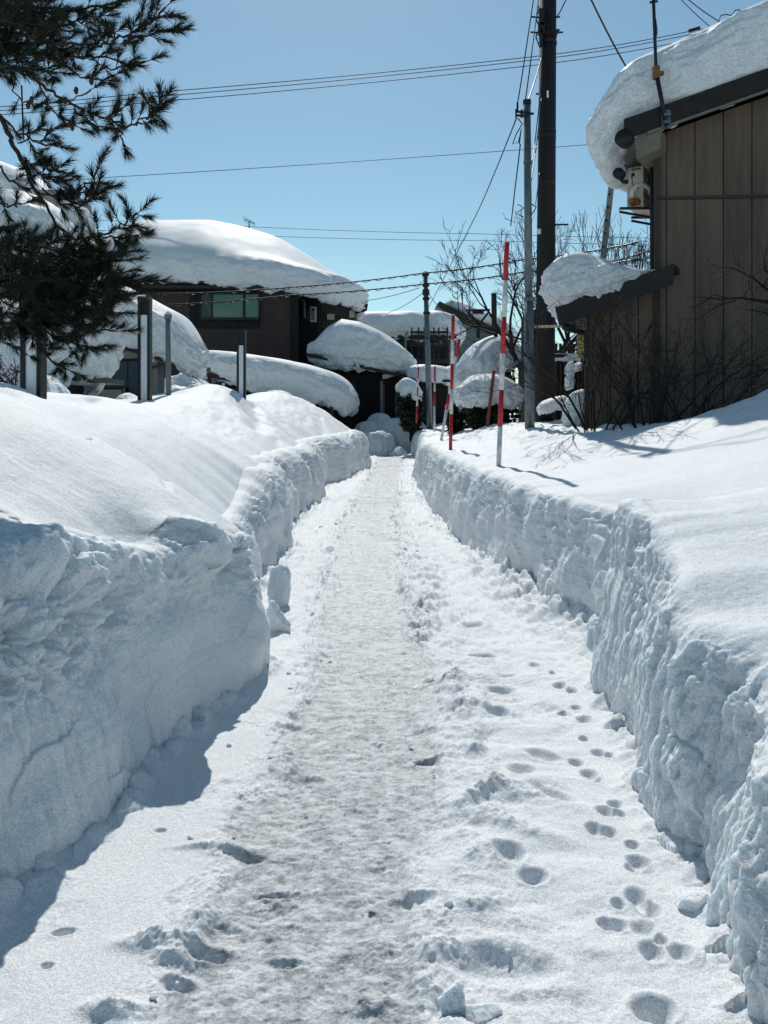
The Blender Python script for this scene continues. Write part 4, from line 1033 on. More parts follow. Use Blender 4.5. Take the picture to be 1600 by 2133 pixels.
mm = MB(); mm.prism([W(912, 634, 55.7), W(1062, 708, 55.7), W(1062, 704, 55.7), W(912, 630, 55.7)], (0, 7, 0)); mm.build('roof', DARK_TRIM, fh2)
cap('roof_snow', 'thin snow blanket on the distant dark gabled roof', (W(1003, 0, 58).x, 59.3, W(1003, 676, 55.6).z + .1), 2.7, 3.5, .85, 0, 4, lambda x, y: -.46 * x, dome=.25, Redge=.5, over=.15, res=.07, seed=45)
an2 = thing('tv_antenna', 'slender far television antenna above the grey gable', 'antenna', W(964, 650, 56))
mm = MB(); mm.cyl(W(964, 655, 56), W(963, 597, 56), .035, 8); mm.build('mast', BLACK_METAL, an2)
mm = MB()
for (py, w) in ((599, 5), (603, 4), (614, 6), (620, 4)): mm.bar(W(963 - w, py, 56), W(963 + w, py + 1, 56), .03, .03)
mm.build('elements', BLACK_METAL, an2)
bx = thing('outbuilding', 'small dark tin outbuilding beyond the thin far poles', 'shed', (W(895, 860, 33).x, 34, .8))
wallbox('wall', TIMBER, bx, 856, 934, 790, 33, 2.5)
mm = MB()
for px in range(858, 934, 7): a = W(px, 0, 32.97); mm.box((a.x, 32.97, 1.9), (.03, .04, 2.2))
mm.build('board_joint', H_DARK, bx)
mm = MB(); a, b = W(846, 792, 32.5), W(938, 796, 32.5); mm.prism([a, b, b + Vector((0, 0, .1)), a + Vector((0, 0, .1))], (0, 3.4, 0)); mm.build('roof', DARK_TRIM, bx)
cap('roof_snow', 'thin rounded snow pillow on the small dark outbuilding', (W(895, 0, 34).x - .05, 34.1, W(0, 795, 32.5).z), 1.0, 1.8, .68, 0, 3.4, lambda x, y: -.05 * x, dome=.1, Redge=.4, over=.08, res=.03, seed=47)
tag(cap('snow_ramp', 'blue shaded snow ramp sloping up behind the outbuilding', (W(910, 0, 42).x, 42, .7), 1.8, 1.5, 3.2, 0, 3, lambda x, y: .25 * x, dome=.1, Redge=.8, over=.1, res=.07, seed=49), cat='snow mound')

# ================================================================== snow laden shrubs
def shrub(label, snow_label, cx_px, d, half, z0, zt, T, seed, tilt=0.0, depth=None, n=2.6, over=.2, stems=6, droop=.22):
    depth = depth or half
    c = W(cx_px, 0, d)
    o = thing('shrub', label, 'shrub', (c.x, d + depth, z0))
    rs = np.random.RandomState(seed)
    mm = MB()
    for k in range(900):
        u, v = rs.uniform(-1, 1), rs.uniform(-1, 1)
        if u * u + v * v > 1: continue
        z = z0 + (zt + .25 * T - z0) * rs.uniform(0, 1) ** .8
        wd_ = .9 - .25 * abs((z - z0) / (zt - z0) - .6)
        p = Vector((c.x + half * u * wd_, d + depth + depth * v * wd_, z + tilt * half * u))
        e = Vector(rs.normal(size=3)).normalized(); f_ = Vector(rs.normal(size=3)).cross(e).normalized()
        L, Wd = rs.uniform(.10, .20) * (d / 18), rs.uniform(.035, .07) * (d / 18)
        mm.add([p - e * L, p + f_ * Wd, p + e * L, p - f_ * Wd], [(0, 1, 2, 3)])
    mm.build('foliage', LEAF, o)
    mm = MB()
    for k in range(stems):
        a = Vector((c.x + half * .3 * rs.uniform(-1, 1), d + depth + .3 * rs.uniform(-1, 1), z0 - .4)); b = a + Vector((half * .5 * rs.uniform(-1, 1), depth * .4 * rs.uniform(-1, 1), zt - z0 + .3))
        mm.tube([a, a.lerp(b, .5) + Vector((.06, 0, 0)), b], [.04, .03, .015], 6)
    mm.build('stem', TWIG, o)
    cap('shrub_snow', snow_label, (c.x, d + depth, zt), half, depth, T, 0, n, lambda x, y: tilt * x - droop * T * (np.hypot(x / half, y / depth)) ** 2.2, None, dome=.22 * T, Redge=min(.9 * T, .7 * half), over=over, rough=1.7, res=.022 * d / 18, seed=seed, lump=.35)
    return o
shrub('dark evergreen shrub crushed under the higher snow dome near the tallest striped pole', 'upper white snow dome bending a dark shrub beside the tallest striped pole', 1022, 21, .90, 1.4, W(0, 770, 21).z, .80, 51, .34)
shrub('dark evergreen shrub under the lower snow dome behind the leaning stake', 'lower snow dome bulging over a dark shrub behind the leaning stake', 1030, 17.2, .72, 1.2, W(0, 832, 17.2).z, .50, 53, -.06)
shrub('dark bush carrying a lopsided mushroom of snow by the farthest pole', 'lopsided mushroom of snow beside the farthest striped pole', 855, 29, .45, .9, W(0, 822, 29).z, .52, 55, -.35)
shrub('low dark plant with a dab of snow behind the leaning striped pole', 'small dab of snow low behind the leaning striped pole', 950, 18.5, .20, 1.1, W(0, 852, 18.5).z, .22, 57)

# the dark timber store behind lean-to and poles
ts = thing('timber_store', 'dark timber store with snow on its ledge behind the poles', 'shed', (W(1165, 860, 17).x, 18, .8))
wallbox('wall', H_DARK, ts, 1112, 1262, 745, 17.2, 2.0)
wallbox('upper_wall', H_DARK, ts, 1112, 1152, 645, 17.3, 1.6)
mm = MB()
for px in range(1114, 1262, 9): a = W(px, 0, 17.15); mm.box((a.x, 17.17, 2.0), (.055, .05, 2.3))
mm.build('slat', TIMBER, ts)
mm = MB(); a, b = W(1108, 744, 17), W(1266, 744, 17); mm.box(((a.x + b.x) / 2, 18.2, a.z + .03), (b.x - a.x, 2.4, .07)); mm.build('ledge', DARK_TRIM, ts)
cap('ledge_snow', 'narrow snow strip on the ledge of the dark timber store', (W(1186, 0, 17).x, 17.6, W(0, 754, 17).z + .03), .38, .6, .17, 0, 5, None, dome=.01, Redge=.07, over=.02, res=.015, seed=61)
tag(cap('shrub_snow', 'flat tongue of snow lying low among the bare twigs', (W(1163, 0, 13.0).x, 13.4, W(0, 855, 13).z), .26, .28, .19, 0, 2.6, lambda x, y: .25 * x, dome=.04, Redge=.11, over=.06, res=.012, seed=63), cat='snow cap')
for (px, py, w, h, lb) in ((1205, 850, .19, .52, 'largest upright snow clod caught in the bare twigs'), (1192, 790, .10, .24, 'middle snow clod stuck in the bare twigs'), (1190, 766, .075, .16, 'top snow clod stuck in the bare twigs'), (1206, 764, .075, .12, 'round snow clod beside the top one in the twigs'), (1198, 880, .10, .16, 'lowest snow clod at the foot of the twigs')):
    c = W(px, py, 12.4)
    cap('snow_clod', lb, (c.x, c.y + .1, c.z - h / 2), w, w * .8, h, 0, 2.2, lambda x, y: .4 * x, dome=.02, Redge=w * .75, over=.04, res=.012, seed=int(px) % 50, group='snow clods caught in the bare twigs', rough=1.2)
# ================================================================== wires
def wire(label, pts, r, sag=0.0, twist=False, mat_=None, name='power_line', group=None):
    """pts: (px, py, distance); sag in metres between neighbours"""
    P = [W(*p) for p in pts]
    out = []
    for i in range(len(P) - 1):
        n = 14
        for k in range(n + (i == len(P) - 2)):
            t = k / n; out.append(P[i].lerp(P[i + 1], t) - Vector((0, 0, 4 * sag * t * (1 - t))))
    mm = MB(); mm.tube(out, r, 6)
    o = mm
    if twist:
        ext = []
        for i in range(len(out) - 1):
            for k in range(4):
                t = k / 4; p = out[i].lerp(out[i + 1], t); a = (i * 4 + k) * 1.15
                ext.append(p + Vector((0, math.cos(a) * r * 1.8, math.sin(a) * r * 1.5 - r * 1.2)))
        mm.tube(ext, r * .55, 5)
    return tag(mm.build(name, mat_ or WIRE, smooth=True), label, 'cable', group)
G3 = 'three parallel high cables'
wire('highest of three parallel cables crossing the sky to the snowy eave', [(-260, 240, 26), (300, 194, 26), (1128, 116, 26), (1437, 65, 26), (1700, 20, 26)], .013, .06, group=G3)
wire('middle of three parallel cables crossing the sky', [(-260, 247, 26.4), (300, 203, 26.4), (1128, 123, 26.4), (1437, 72, 26.4), (1700, 30, 26.4)], .013, .06, group=G3)
wire('lowest of three parallel cables crossing the sky', [(-260, 254, 27), (300, 214, 27), (1128, 134, 27), (1437, 83, 27), (1700, 42, 27)], .013, .06, group=G3)
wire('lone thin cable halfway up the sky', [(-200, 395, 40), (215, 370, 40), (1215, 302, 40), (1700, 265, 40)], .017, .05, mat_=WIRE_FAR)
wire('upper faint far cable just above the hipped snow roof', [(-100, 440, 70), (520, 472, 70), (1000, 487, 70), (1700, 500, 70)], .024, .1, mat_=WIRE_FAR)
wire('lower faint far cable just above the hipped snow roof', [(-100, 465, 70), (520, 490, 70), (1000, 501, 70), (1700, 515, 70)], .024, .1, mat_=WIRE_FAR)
wire('upper twisted cable running left from the slim far pole', [(320, 612, 27), (610, 598, 28.5), (887, 568, 29.9), (1092, 540, 24), (1330, 505, 20)], .024, .05, True)
wire('lower twisted cable running left from the slim far pole', [(318, 636, 27), (610, 614, 28.5), (887, 591, 29.9), (1092, 566, 24), (1330, 540, 20)], .024, .05, True)
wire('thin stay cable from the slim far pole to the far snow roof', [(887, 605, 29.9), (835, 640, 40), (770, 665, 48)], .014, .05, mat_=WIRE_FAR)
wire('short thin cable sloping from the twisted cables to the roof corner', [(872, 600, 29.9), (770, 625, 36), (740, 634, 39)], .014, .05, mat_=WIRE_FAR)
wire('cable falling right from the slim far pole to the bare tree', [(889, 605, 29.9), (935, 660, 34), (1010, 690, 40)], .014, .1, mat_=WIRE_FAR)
wire('long slanting stay from the steel post down to the roofs', [(1076, 246, 12.8), (1000, 431, 19), (890, 645, 30)], .012, .03)
GU = 'cables running up from the steel post to the dark pole'
wire('left of two steep cables rising from the steel post', [(1077, 222, 12.8), (1094, 115, 13.5), (1121, -70, 14.8)], .011, .02, group=GU)
wire('right of two steep cables rising from the steel post', [(1094, 212, 12.8), (1107, 115, 13.5), (1124, -20, 14.8)], .011, .02, group=GU)
wire('cable bending from the dark pole to the top of the steel post', [(1128, 120, 15.1), (1112, 175, 14.2), (1098, 212, 12.9)], .012, .02, group=GU)
wire('thin cable hanging from the steel post crossarm past the bare tree', [(1084, 300, 12.8), (1072, 400, 14), (1064, 470, 15)], .011, .02)
wire('cable slanting between post and dark pole', [(1128, 205, 15.05), (1118, 300, 14.4), (1106, 380, 12.9)], .010, .02)
wire('second cable slanting between post and dark pole', [(1125, 200, 15.05), (1114, 300, 14.4), (1106, 350, 12.9)], .010, .02)
wire('thin cable dropping between post and dark pole', [(1124, 360, 15.1), (1115, 430, 14.4), (1108, 460, 12.9)], .009, .02)
wire('thick cable falling from the upper right sky behind the snow slab', [(1200, -70, 17), (1232, 0, 17.4), (1305, 140, 18.5), (1340, 210, 19)], .022, .04)
wire('short cable rising right from the dark pole', [(1158, 38, 15.1), (1176, 5, 15), (1210, -60, 15)], .012, .02)
wire('left of two cables dropping behind the snow slab at upper right', [(1380, -50, 19), (1420, 0, 19), (1480, 56, 19.4), (1520, 95, 19.6)], .010, .02)
wire('right of two cables dropping behind the snow slab at upper right', [(1380, -40, 18.5), (1434, -1, 18.5), (1497, 44, 19), (1540, 80, 19)], .012, .02)
wire('small loop of cable above the snow slab', [(1496, 44, 18.6), (1502, 32, 18.6), (1512, 30, 18.6), (1524, 32, 18.6), (1530, 22, 18.6), (1540, 20, 18.6), (1544, 26, 18.6)], .012, 0)
wire('cable slanting behind the ladder to the house corner', [(1150, 560, 22), (1260, 545, 20), (1368, 515, 17), (1420, 500, 16)], .016, .05)
wire('lower cable behind the ladder to the house corner', [(1150, 575, 22), (1262, 556, 20), (1368, 532, 17), (1420, 520, 16)], .013, .03)
tag(MB().bar(W(1435, 65, 17.9), W(1458, 58, 17.9), .05, .07).build('cable_clamp', BLACK_METAL), 'dark cable clamp just above the curling snow slab', 'clamp')

# ================================================================== bare trees
def grow(mm, p, d, L, r, lev, rs, spread=.55, up=.18, n=5, kids=(2, 3), shrink=.74, wob=.12, minr=.004, seg=3):
    pts = [p.copy()]; rad = [r]; dd = d.copy()
    for k in range(seg):
        dd = (dd + Vector(rs.normal(size=3)) * wob + Vector((0, 0, up * .3))).normalized()
        pts.append(pts[-1] + dd * L / seg); rad.append(max(minr, r * (1 - .35 * (k + 1) / seg)))
    mm.tube(pts, rad, 3 if lev <= 1 else n, cap=False)
    if lev <= 0: return
    for k in range(rs.randint(kids[0], kids[1] + 1)):
        t = rs.uniform(.35, 1.0) if k else 1.0
        i = min(int(t * seg), seg - 1); q = pts[i].lerp(pts[i + 1], t * seg - i) if i < seg else pts[-1]
        nd = (dd + Vector(rs.normal(size=3)) * spread + Vector((0, 0, up))).normalized()
        grow(mm, q, nd, L * shrink * rs.uniform(.75, 1.1), max(minr, rad[-1] * .72), lev - 1, rs, spread, up, n, kids, shrink, wob, minr, seg)

def bare_tree(label, base, h, seed, lev=6, spread=.5, r=.12, limbs=5, up=.2, minr=.006, lean=(0, 0), fan=.55, first=.34, name='bare_tree', cat='tree', kids=(2, 3)):
    rs = np.random.RandomState(seed)
    o = thing(name, label, cat, base)
    base = Vector(base)
    mm = MB(); t = base + Vector((lean[0] * .25 * h, lean[1] * .25 * h, h * .24)); mm.tube([base - Vector((0, 0, .4)), base.lerp(t, .5) + Vector((.02, 0, 0)), t], [r * 1.15, r, r * .9], 10); mm.build('trunk', TWIG, o, smooth=True)
    mm = MB()
    for k in range(limbs):
        a = 2 * math.pi * (k + rs.uniform(-.3, .3)) / limbs
        d = Vector((math.cos(a) * fan + lean[0], math.sin(a) * fan + lean[1], .85)).normalized()
        grow(mm, t - Vector((0, 0, rs.uniform(0, .15) * h * .3)), d, h * first, r * .6, lev - 1, rs, spread, up, 5, kids, minr=minr)
    mm.build('crown', TWIG, o)
    return o
bare_tree('spreading bare tree with fine twigs behind the dark pole', (W(1112, 860, 21).x, 21, 1.0), 6.6, 5, lev=7, r=.14, limbs=8, spread=.42, up=.10, minr=.0055, fan=.95, first=.27, kids=(2, 3))
bare_tree('bare tree with upright broom like twigs above the lean-to snow', (W(1215, 860, 24).x, 24, 1.0), 7.0, 11, lev=6, r=.12, limbs=7, spread=.24, up=.35, minr=.0065, fan=.62, first=.28, kids=(2, 3))
def bare_shrub(label, px, d, z, h, w, seed, stems=9, lev=4, tilt=0.0, spread=.5, r=.022):
    rs = np.random.RandomState(seed)
    b = Vector((W(px, 0, d).x, d, z)); o = thing('bare_shrub', label, 'shrub', b)
    for k in range(stems):
        a = (k + .5) / stems * 2 - 1
        mm = MB()
        dirv = Vector((a * w + tilt, rs.uniform(-.35, .35), 1)).normalized()
        grow(mm, b + Vector((a * .12, rs.uniform(-.1, .1), -.25)), dirv, h * rs.uniform(.36, .5), r * rs.uniform(.6, 1.1), lev, rs, spread, .06, 5, (2, 3), .70, .10, .0032, 4)
        mm.build('branch', TWIG, o)
    return o
bare_shrub('leafless shrub with crossing stems before the lean-to corner', 1238, 10.9, 1.32, 2.25, .75, 21, 9, 4, -.05, .36)
bare_shrub('wide leafless shrub spreading over the brown siding', 1350, 10.3, 1.30, 2.35, .95, 23, 11, 4, .1, .42)
bare_shrub('low tangle of bare twigs before the dark house wall', 1460, 10.6, 1.35, 1.9, 1.2, 27, 9, 3, .1, .5, .016)
# one gnarled branch entering from the right edge
rs = np.random.RandomState(31)
b = W(1690, 655, 9.6)
o = thing('bare_tree', 'gnarled bare branch reaching in from the right edge before the siding', 'tree', (b.x, 9.6, 1.3))
MB().tube([Vector((b.x + .35, 9.7, .8)), Vector((b.x + .25, 9.7, 1.9)), b], [.07, .06, .045], 8).build('trunk', TWIG, o, smooth=True)
for pts, r0 in (([(1690, 655), (1640, 640), (1590, 628), (1540, 622), (1495, 620), (1465, 617)], .026), ([(1660, 640), (1600, 600), (1570, 585), (1535, 562), (1522, 552)], .018), ([(1690, 650), (1620, 590), (1594, 560), (1590, 535)], .018), ([(1540, 622), (1500, 635), (1470, 650), (1455, 668)], .010), ([(1690, 670), (1600, 655), (1560, 640)], .014), ([(1680, 720), (1600, 765), (1530, 792), (1470, 808)], .012)):
    mm = MB(); P = [W(px, py, 9.6 + .05 * math.sin(px * .1)) for px, py in pts]
    P = [p + Vector((rs.uniform(-.02, .02), rs.uniform(-.1, .1), rs.uniform(-.02, .02))) for p in P]
    mm.tube(P, list(np.linspace(r0, r0 * .35, len(P))), 6)
    for i in range(1, len(P)):
        for k in range(3):
            q = P[i - 1].lerp(P[i], rs.uniform(0, 1)); dv = ((P[i] - P[i - 1]).normalized() + Vector(rs.normal(size=3)) * .8).normalized()
            grow(mm, q, dv, rs.uniform(.12, .26), r0 * .3, 1, rs, .6, .05, 4, (1, 2), .7, .15, .0028, 3)
    mm.build('branch', TWIG, o)

# ================================================================== the pine
PK = .62          # the tree stands nearer than the lamp posts
_W = W
def W(px, py, d): return _W(px, py, d * PK)
pine = thing('pine_tree', 'dark long needled pine with snow behind it filling the upper left corner', 'pine tree', (W(-190, 860, 6.6).x, 6.6 * PK, 1.6))
PD = 6.3
rs = np.random.RandomState(41)
mm = MB()
tb = Vector((W(-190, 0, 6.6).x, 6.6 * PK, 1.0))
mm.tube([tb, tb + Vector((.05, 0, 1.3)), tb + Vector((-.05, .1, 2.6)), tb + Vector((.1, 0, 3.9)), tb + Vector((.05, 0, 5.2))], [.13, .115, .10, .075, .04], 14)
mm.build('trunk', BARK, pine, smooth=True)
boughs = MB(); NV, NF = [], []
def needles(p, d, L, n, nl):
    """a bottlebrush shoot of needles round a twig from p along d"""
    d = d.normalized(); u = d.cross(Vector((.3, .2, 1))).normalized(); w = d.cross(u)
    for k in range(n):
        t = rs.uniform(.0, 1) ** .75
        a = rs.uniform(0, 2 * math.pi); op = rs.uniform(.35, 1.0) * (1.0 - .40 * t)
        e = (d * math.cos(op) + (u * math.cos(a) + w * math.sin(a)) * math.sin(op)).normalized()
        e = (e + Vector((0, 0, -.06))).normalized()
        q = p + d * (L * t); l = nl * PK * rs.uniform(.7, 1.1)
        s = e.cross(Vector(rs.normal(size=3))).normalized() * .0016
        i = len(NV); NV.extend([tuple(q - s), tuple(q + s), tuple(q + e * l)]); NF.append((i, i + 1, i + 2))
def shoot(p, d, L, r=.0045, n=52, nl=.105):
    e = (d + Vector((0, 0, .18))).normalized(); L *= PK; r *= PK
    m_ = p + d * L * .5; q = m_ + e * L * .5
    boughs.tube([p, m_, q], [r, r * .8, r * .5], 4, cap=False)
    needles(p + d * L * .25, ((q - p).normalized()), L * .78, n, nl)
def bough(pts, r0, dens=9.0, sl=.17, spread=.9, start=.15, n=52, dj=.35, nl=.105):
    P = [W(px, py, d) for px, py, d in pts]; r0 *= PK; dens /= PK
    Q = []
    for i in range(len(P) - 1):
        for k in range(4): Q.append(P[i].lerp(P[i + 1], k / 4) + Vector(rs.normal(size=3)) * .008)
    Q.append(P[-1])
    boughs.tube(Q, list(np.linspace(r0, max(.005, r0 * .3), len(Q))), 6, cap=False)
    acc = [0.0]
    for i in range(len(Q) - 1): acc.append(acc[-1] + (Q[i + 1] - Q[i]).length)
    tot = acc[-1]
    for k in range(int(dens * tot * (1 - start))):
        t = start + (1 - start) * (k + rs.uniform(0, 1)) / max(1, int(dens * tot * (1 - start)))
        s_ = t * tot; i = min(max(0, np.searchsorted(acc, s_) - 1), len(Q) - 2)
        p = Q[i].lerp(Q[i + 1], (s_ - acc[i]) / max(1e-6, acc[i + 1] - acc[i])); ax = (Q[i + 1] - Q[i]).normalized()
        dv = (ax * .75 + Vector(rs.normal(size=3)) * .5 * spread + Vector((0, 0, .22))).normalized()
        shoot(p, dv, sl * rs.uniform(.6, 1.2), n=n, nl=nl)
    shoot(P[-1], (P[-1] - P[-2]).normalized(), sl * 1.1, n=int(n * 1.3), nl=nl)
B_ = [  # boughs read off the photograph: (pixel path), thickness, shoots per metre
 ([(-190,60,6.5),(-40,62,6.4),(60,75,6.2),(120,92,6.1),(180,95,6.0),(235,92,6.0)], .018, 5, .15),
 ([(225,93,6.0),(270,75,5.9),(310,50,5.9),(345,15,5.9)], .010, 30, .15),
 ([(265,80,6.0),(310,72,6.0),(352,66,6.0)], .006, 22, .12),
 ([(215,95,6.0),(225,80,6.0),(238,70,6.0)], .005, 22, .10),
 ([(-190,-60,6.4),(-20,0,6.4),(60,15,6.3),(120,18,6.3),(175,16,6.2),(240,5,6.2)], .016, 15, .17),
 ([(100,18,6.3),(150,40,6.3),(190,45,6.2),(215,30,6.2)], .007, 18, .13),
 ([(-100,30,6.0),(0,40,6.0),(60,50,6.0),(110,60,6.0)], .012, 24, .17),
 ([(-120,90,6.6),(0,95,6.6),(60,110,6.5),(110,105,6.4)], .012, 26, .17),
 ([(-100,0,6.7),(0,20,6.7),(50,30,6.6),(90,25,6.6)], .012, 26, .17),
 ([(110,100,6.2),(160,120,6.1),(210,118,6.1),(255,130,6.1)], .008, 26, .13),
 ([(190,120,6.1),(230,145,6.1),(268,137,6.1),(302,128,6.1)], .006, 10, .12),
 ([(120,130,6.3),(160,155,6.3),(205,168,6.3),(232,158,6.3)], .006, 12, .12),
 ([(-190,130,6.3),(-20,140,6.3),(40,140,6.3),(110,150,6.2)], .014, 22, .16),
 ([(-190,110,6.6),(0,125,6.5),(50,150,6.4),(100,180,6.3),(140,212,6.2),(195,235,6.2),(230,252,6.1),(262,262,6.1),(295,258,6.0)], .015, 3.2, .13),
 ([(285,260,6.0),(305,245,6.0),(322,232,6.0),(335,215,6.0)], .006, 44, .11),
 ([(222,250,6.1),(240,238,6.1),(252,228,6.1)], .005, 22, .10),
 ([(232,255,6.1),(248,272,6.1),(255,290,6.1)], .005, 22, .09),
 ([(140,212,6.2),(165,238,6.2),(190,258,6.1),(205,262,6.1)], .006, 16, .12),
 ([(80,172,6.3),(100,210,6.3),(110,235,6.3),(135,250,6.2),(158,262,6.2)], .007, 9, .10),
 ([(140,205,6.2),(165,198,6.2),(188,187,6.2)], .004, 2, .09),
 ([(20,170,6.4),(45,205,6.4),(70,218,6.3),(100,215,6.3)], .006, 6, .10),
 ([(-190,180,6.5),(-60,215,6.5),(0,240,6.4),(25,285,6.4),(45,330,6.3),(70,385,6.3),(105,440,6.3),(135,495,6.3)], .030, 1.0, .12),
 ([(0,240,6.4),(35,275,6.4),(70,290,6.3),(110,302,6.3)], .009, 14, .13),
 ([(40,300,6.4),(75,275,6.3),(100,270,6.3)], .006, 12, .12),
 ([(30,310,6.4),(60,350,6.4),(90,365,6.3),(115,380,6.3)], .008, 30, .14),
 ([(50,340,6.3),(95,345,6.2),(120,355,6.2)], .007, 26, .13),
 ([(80,400,6.3),(115,405,6.2),(150,420,6.2),(165,405,6.1),(190,380,6.1),(205,350,6.1)], .008, 12, .12),
 ([(160,410,6.1),(185,400,6.1),(212,395,6.1)], .005, 22, .11),
 ([(90,395,6.3),(125,425,6.2),(165,428,6.2),(195,410,6.2)], .007, 24, .12),
 ([(-60,330,6.2),(0,350,6.2),(30,380,6.1),(55,400,6.1)], .010, 6, .12),
 ([(-40,400,5.8),(0,420,5.8),(20,430,5.8),(45,425,5.8)], .006, 10, .10),
 ([(-40,470,5.9),(10,480,5.9),(35,490,5.9)], .008, 14, .12),
 ([(120,470,6.3),(160,500,6.2),(200,498,6.1),(235,480,6.1),(265,462,6.0),(282,448,6.0)], .009, 20, .13),
 ([(215,495,6.1),(250,495,6.1),(285,490,6.0)], .006, 26, .12),
 ([(-190,430,6.5),(-60,480,6.5),(0,510,6.4),(60,530,6.3),(120,545,6.2),(180,550,6.1),(240,545,6.1)], .022, 22, .17),
 ([(60,530,6.3),(130,520,6.2),(190,525,6.2),(250,525,6.1)], .010, 26, .16),
 ([(0,510,6.4),(70,570,6.3),(140,590,6.2),(210,590,6.1),(290,588,6.1)], .014, 28, .16),
 ([(140,590,6.2),(200,610,6.1),(250,612,6.1)], .008, 28, .14),
 ([(-60,560,6.4),(20,590,6.3),(90,620,6.2),(160,640,6.2),(230,650,6.1)], .014, 28, .16),
 ([(-100,520,6.0),(0,560,6.0),(60,580,6.0),(110,585,6.0)], .012, 26, .16),
 ([(60,610,6.1),(120,660,6.1),(180,690,6.1),(235,690,6.1)], .010, 28, .15),
 ([(60,640,6.4),(110,700,6.3),(150,720,6.2),(190,722,6.2)], .009, 26, .14),
 ([(40,660,6.3),(80,720,6.2),(110,752,6.2),(138,768,6.2)], .007, 22, .12),
 ([(-100,620,6.4),(0,650,6.3),(30,670,6.3),(60,690,6.2)], .012, 10, .14),
 ([(-60,660,6.4),(0,700,6.3),(25,720,6.3),(55,738,6.2)], .008, 9, .12),
 ([(20,600,6.2),(50,640,6.2),(90,650,6.2),(130,640,6.2)], .010, 26, .15),
 ([(-20,540,6.6),(60,600,6.6),(130,620,6.6),(200,625,6.5)], .012, 26, .16),
 ([(10,560,6.5),(80,660,6.5),(130,680,6.4),(180,660,6.4)], .012, 26, .16),
]
for pts, r0, dens, sl in B_:
    bough(pts, r0, dens * 1.05, sl * 1.12, n=84)
for k in range(300):      # inner shoots of the dense lower boughs
    px = rs.uniform(-20, 240); py = rs.uniform(500, 690)
    if (px - 100) / 190 > 1 - abs(py - 585) / 150: continue
    p = W(px, py, rs.uniform(6.0, 6.9)); dv = Vector((rs.uniform(-.1, 1), rs.normal() * .5, rs.normal() * .5)).normalized()
    shoot(p, dv, rs.uniform(.12, .2), n=85)
for k in range(150):       # and of the crown corner
    px = rs.uniform(-40, 110); py = rs.uniform(-20, 150)
    p = W(px, py, rs.uniform(6.0, 6.8)); dv = Vector((rs.uniform(-.1, 1), rs.normal() * .5, rs.normal() * .5)).normalized()
    shoot(p, dv, rs.uniform(.12, .2), n=80)
boughs.build('bough', BARK, pine, smooth=True)
nm = MB(); nm.v, nm.f = NV, NF
nm.build('needles', NEEDLE, pine)
for (px, py) in ((75, 62), (150, 118), (162, 108), (190, 168), (158, 187), (65, 207), (58, 218), (146, 256), (150, 263), (226, 246), (295, 78), (268, 84), (135, 208), (72, 72), (260, 88)):
    c = W(px, py, 6.0); MB().tube([c + Vector((0, 0, .016)), c + Vector((.003, 0, .009)), c - Vector((0, 0, .004)), c - Vector((-.002, 0, .017)), c - Vector((-.003, 0, .023))], [.003, .009, .0115, .0075, .0015], 9).build('cone', CONE, pine, smooth=True)

W = _W
# ================================================================== loose snow chunks
def chunk(label, px, py, w, h, seed, d=None, flat=.8, rough=.22, group=None, name='snow_chunk', z=None, lean=0.0):
    d = d or EYE * F / (py - HY)
    nr, nt = 44, 72
    v = np.linspace(.02, math.pi - .02, nr)[:, None]; th = np.linspace(0, 2 * math.pi, nt + 1)[None, :-1]
    sx = np.sin(v) * np.cos(th); sy = np.sin(v) * np.sin(th); sz = np.cos(v) + 0 * th
    rr_ = np.random.RandomState(seed * 7 + 1)
    k = np.full(sx.shape, 9.0)                     # broken faces: the nearest of a dozen planes
    for q in range(13):
        nv = rr_.normal(size=3); nv /= np.linalg.norm(nv); dq = rr_.uniform(.62, 1.0)
        dt = sx * nv[0] + sy * nv[1] + sz * nv[2]
        k = np.minimum(k, np.where(dt > .05, dq / np.maximum(dt, .05), 9.0))
    k = np.minimum(k, 1.35) * (1 + .35 * rough * fbm(sx * 2.2 + seed, sy * 2.2, sz * 2.2, 4, .55, 301))
    c = W(px, py, d); z0 = c.z if z is None else z
    X = c.x + w * sx * k + lean * h * sz; Y = d + w * flat * sy * k; Z = z0 + h * .30 + h * .62 * sz * k
    o = grid(name, np.stack([X, Y, Z], -1), SNOW, wrap=True, flip=True)
    return tag(o, label, 'snow chunk', group, 'thing')
chunk('broad snow slab fallen against the end of the left bank', 582, 1236, .10, .30, 1, d=6.4, flat=.7, z=-.02, rough=.35)
chunk('rounded snow lump lying below the fallen slab by the left bank', 574, 1312, .085, .20, 2, flat=.9, z=.0)
chunk('sharp upright snow fragment standing at the bottom edge of the path', 938, 2100, .040, .085, 3, z=-.02, rough=.35, lean=-.1)
chunk('snow lump next to the sharp fragment at the bottom edge', 1000, 2118, .045, .05, 4, z=-.01)
chunk('little upright snow wedge right of the icy strip', 937, 1893, .018, .040, 5, z=-.005, lean=-.25)
chunk('small pointed snow lump with a shadow near the wedge', 905, 1965, .032, .036, 6, z=-.01)
chunk('ball of snow perched in the notch of the right bank', 1243, 1122, .060, .10, 7, d=4.78, z=.76)
chunk('lower ball of snow stuck in the notch of the right bank', 1250, 1205, .06, .12, 8, d=4.72, z=.50)
chunk('pair of snow lumps at the foot of the notch', 1250, 1320, .09, .16, 9, d=4.64, z=.18)
chunk('large fallen snow block at the lower right edge', 1592, 2010, .06, .20, 10, d=2.02, z=.02)
chunk('snow block leaning on the right bank foot, lower right', 1450, 1890, .05, .07, 12, z=-.01)
g = 'small snow crumbs scattered along the path'
r2 = random.Random(5)
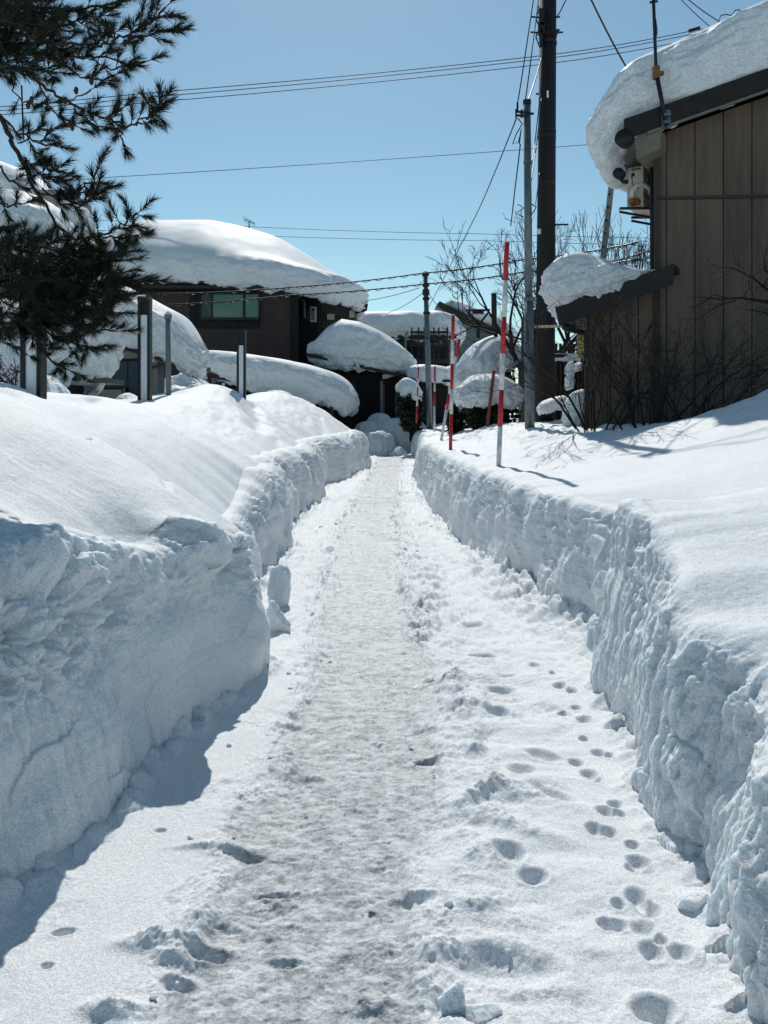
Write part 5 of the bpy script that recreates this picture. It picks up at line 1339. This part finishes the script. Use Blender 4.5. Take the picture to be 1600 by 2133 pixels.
for k in range(70):
    side = r2.random()
    yy = 2.1 + 9 * r2.random() ** 1.6
    if side < .42: x = float(ICE(yy) + ICW(yy)) * 1.0 + r2.gauss(.05, .10)
    elif side < .7: x = float(ICE(yy) - ICW(yy)) + r2.gauss(-.03, .09)
    elif side < .88: x = float(RB(yy)) - abs(r2.gauss(.06, .07))
    else: x = float(LB(yy)) + abs(r2.gauss(.08, .06))
    s = r2.uniform(.004, .015) * (1 + .3 * (yy > 4) + .3 * (yy > 6))
    chunk('small snow crumb lying loose on the path', CX + x / yy * F, HY + EYE * F / yy, s, s * r2.uniform(.7, 1.3), k + 20, rough=.45, group=g, name='snow_crumb', z=-.002, flat=r2.uniform(.7, 1.1))

# a small red leaved shrub at the left edge and the cord hanging in the pine
rl = thing('shrub', 'small snow dusted shrub with dark red leaves at the left edge', 'shrub', (W(8, 860, 8.0).x, 8.0, 1.7))
rs = np.random.RandomState(77)
RED_LEAF = mat('red_leaved', (.10, .012, .016), .55, .4, 9.0, 0)
lf, st, sn = MB(), MB(), MB()
for k in range(26):
    a = W(8 + rs.uniform(-30, 30), 815, 8.0 + rs.uniform(-.15, .15)); b = W(8 + rs.uniform(-45, 42), rs.uniform(735, 795), 8.0 + rs.uniform(-.2, .2))
    st.tube([a, a.lerp(b, .5) + Vector((rs.uniform(-.03, .03), 0, 0)), b], [.007, .005, .003], 4, cap=False)
    for q in range(7):
        p = a.lerp(b, rs.uniform(.4, 1.05)) + Vector(rs.normal(size=3)) * .025
        e = Vector(rs.normal(size=3)).normalized(); f_ = Vector(rs.normal(size=3)).cross(e).normalized()
        (sn if q == 0 else lf).add([p - e * .022, p + f_ * .010, p + e * .022, p - f_ * .010], [(0, 1, 2, 3)])
lf.build('foliage', RED_LEAF, rl); st.build('stem', TWIG, rl); sn.build('snow_dusting', SNOW, rl)
tag(MB().tube([W(45, 178, 4.2), W(47, 235, 4.2), W(49, 290, 4.2)], .0045, 6).build('cord', WIRE), 'thin straight cord hanging down inside the pine crown', 'cord')
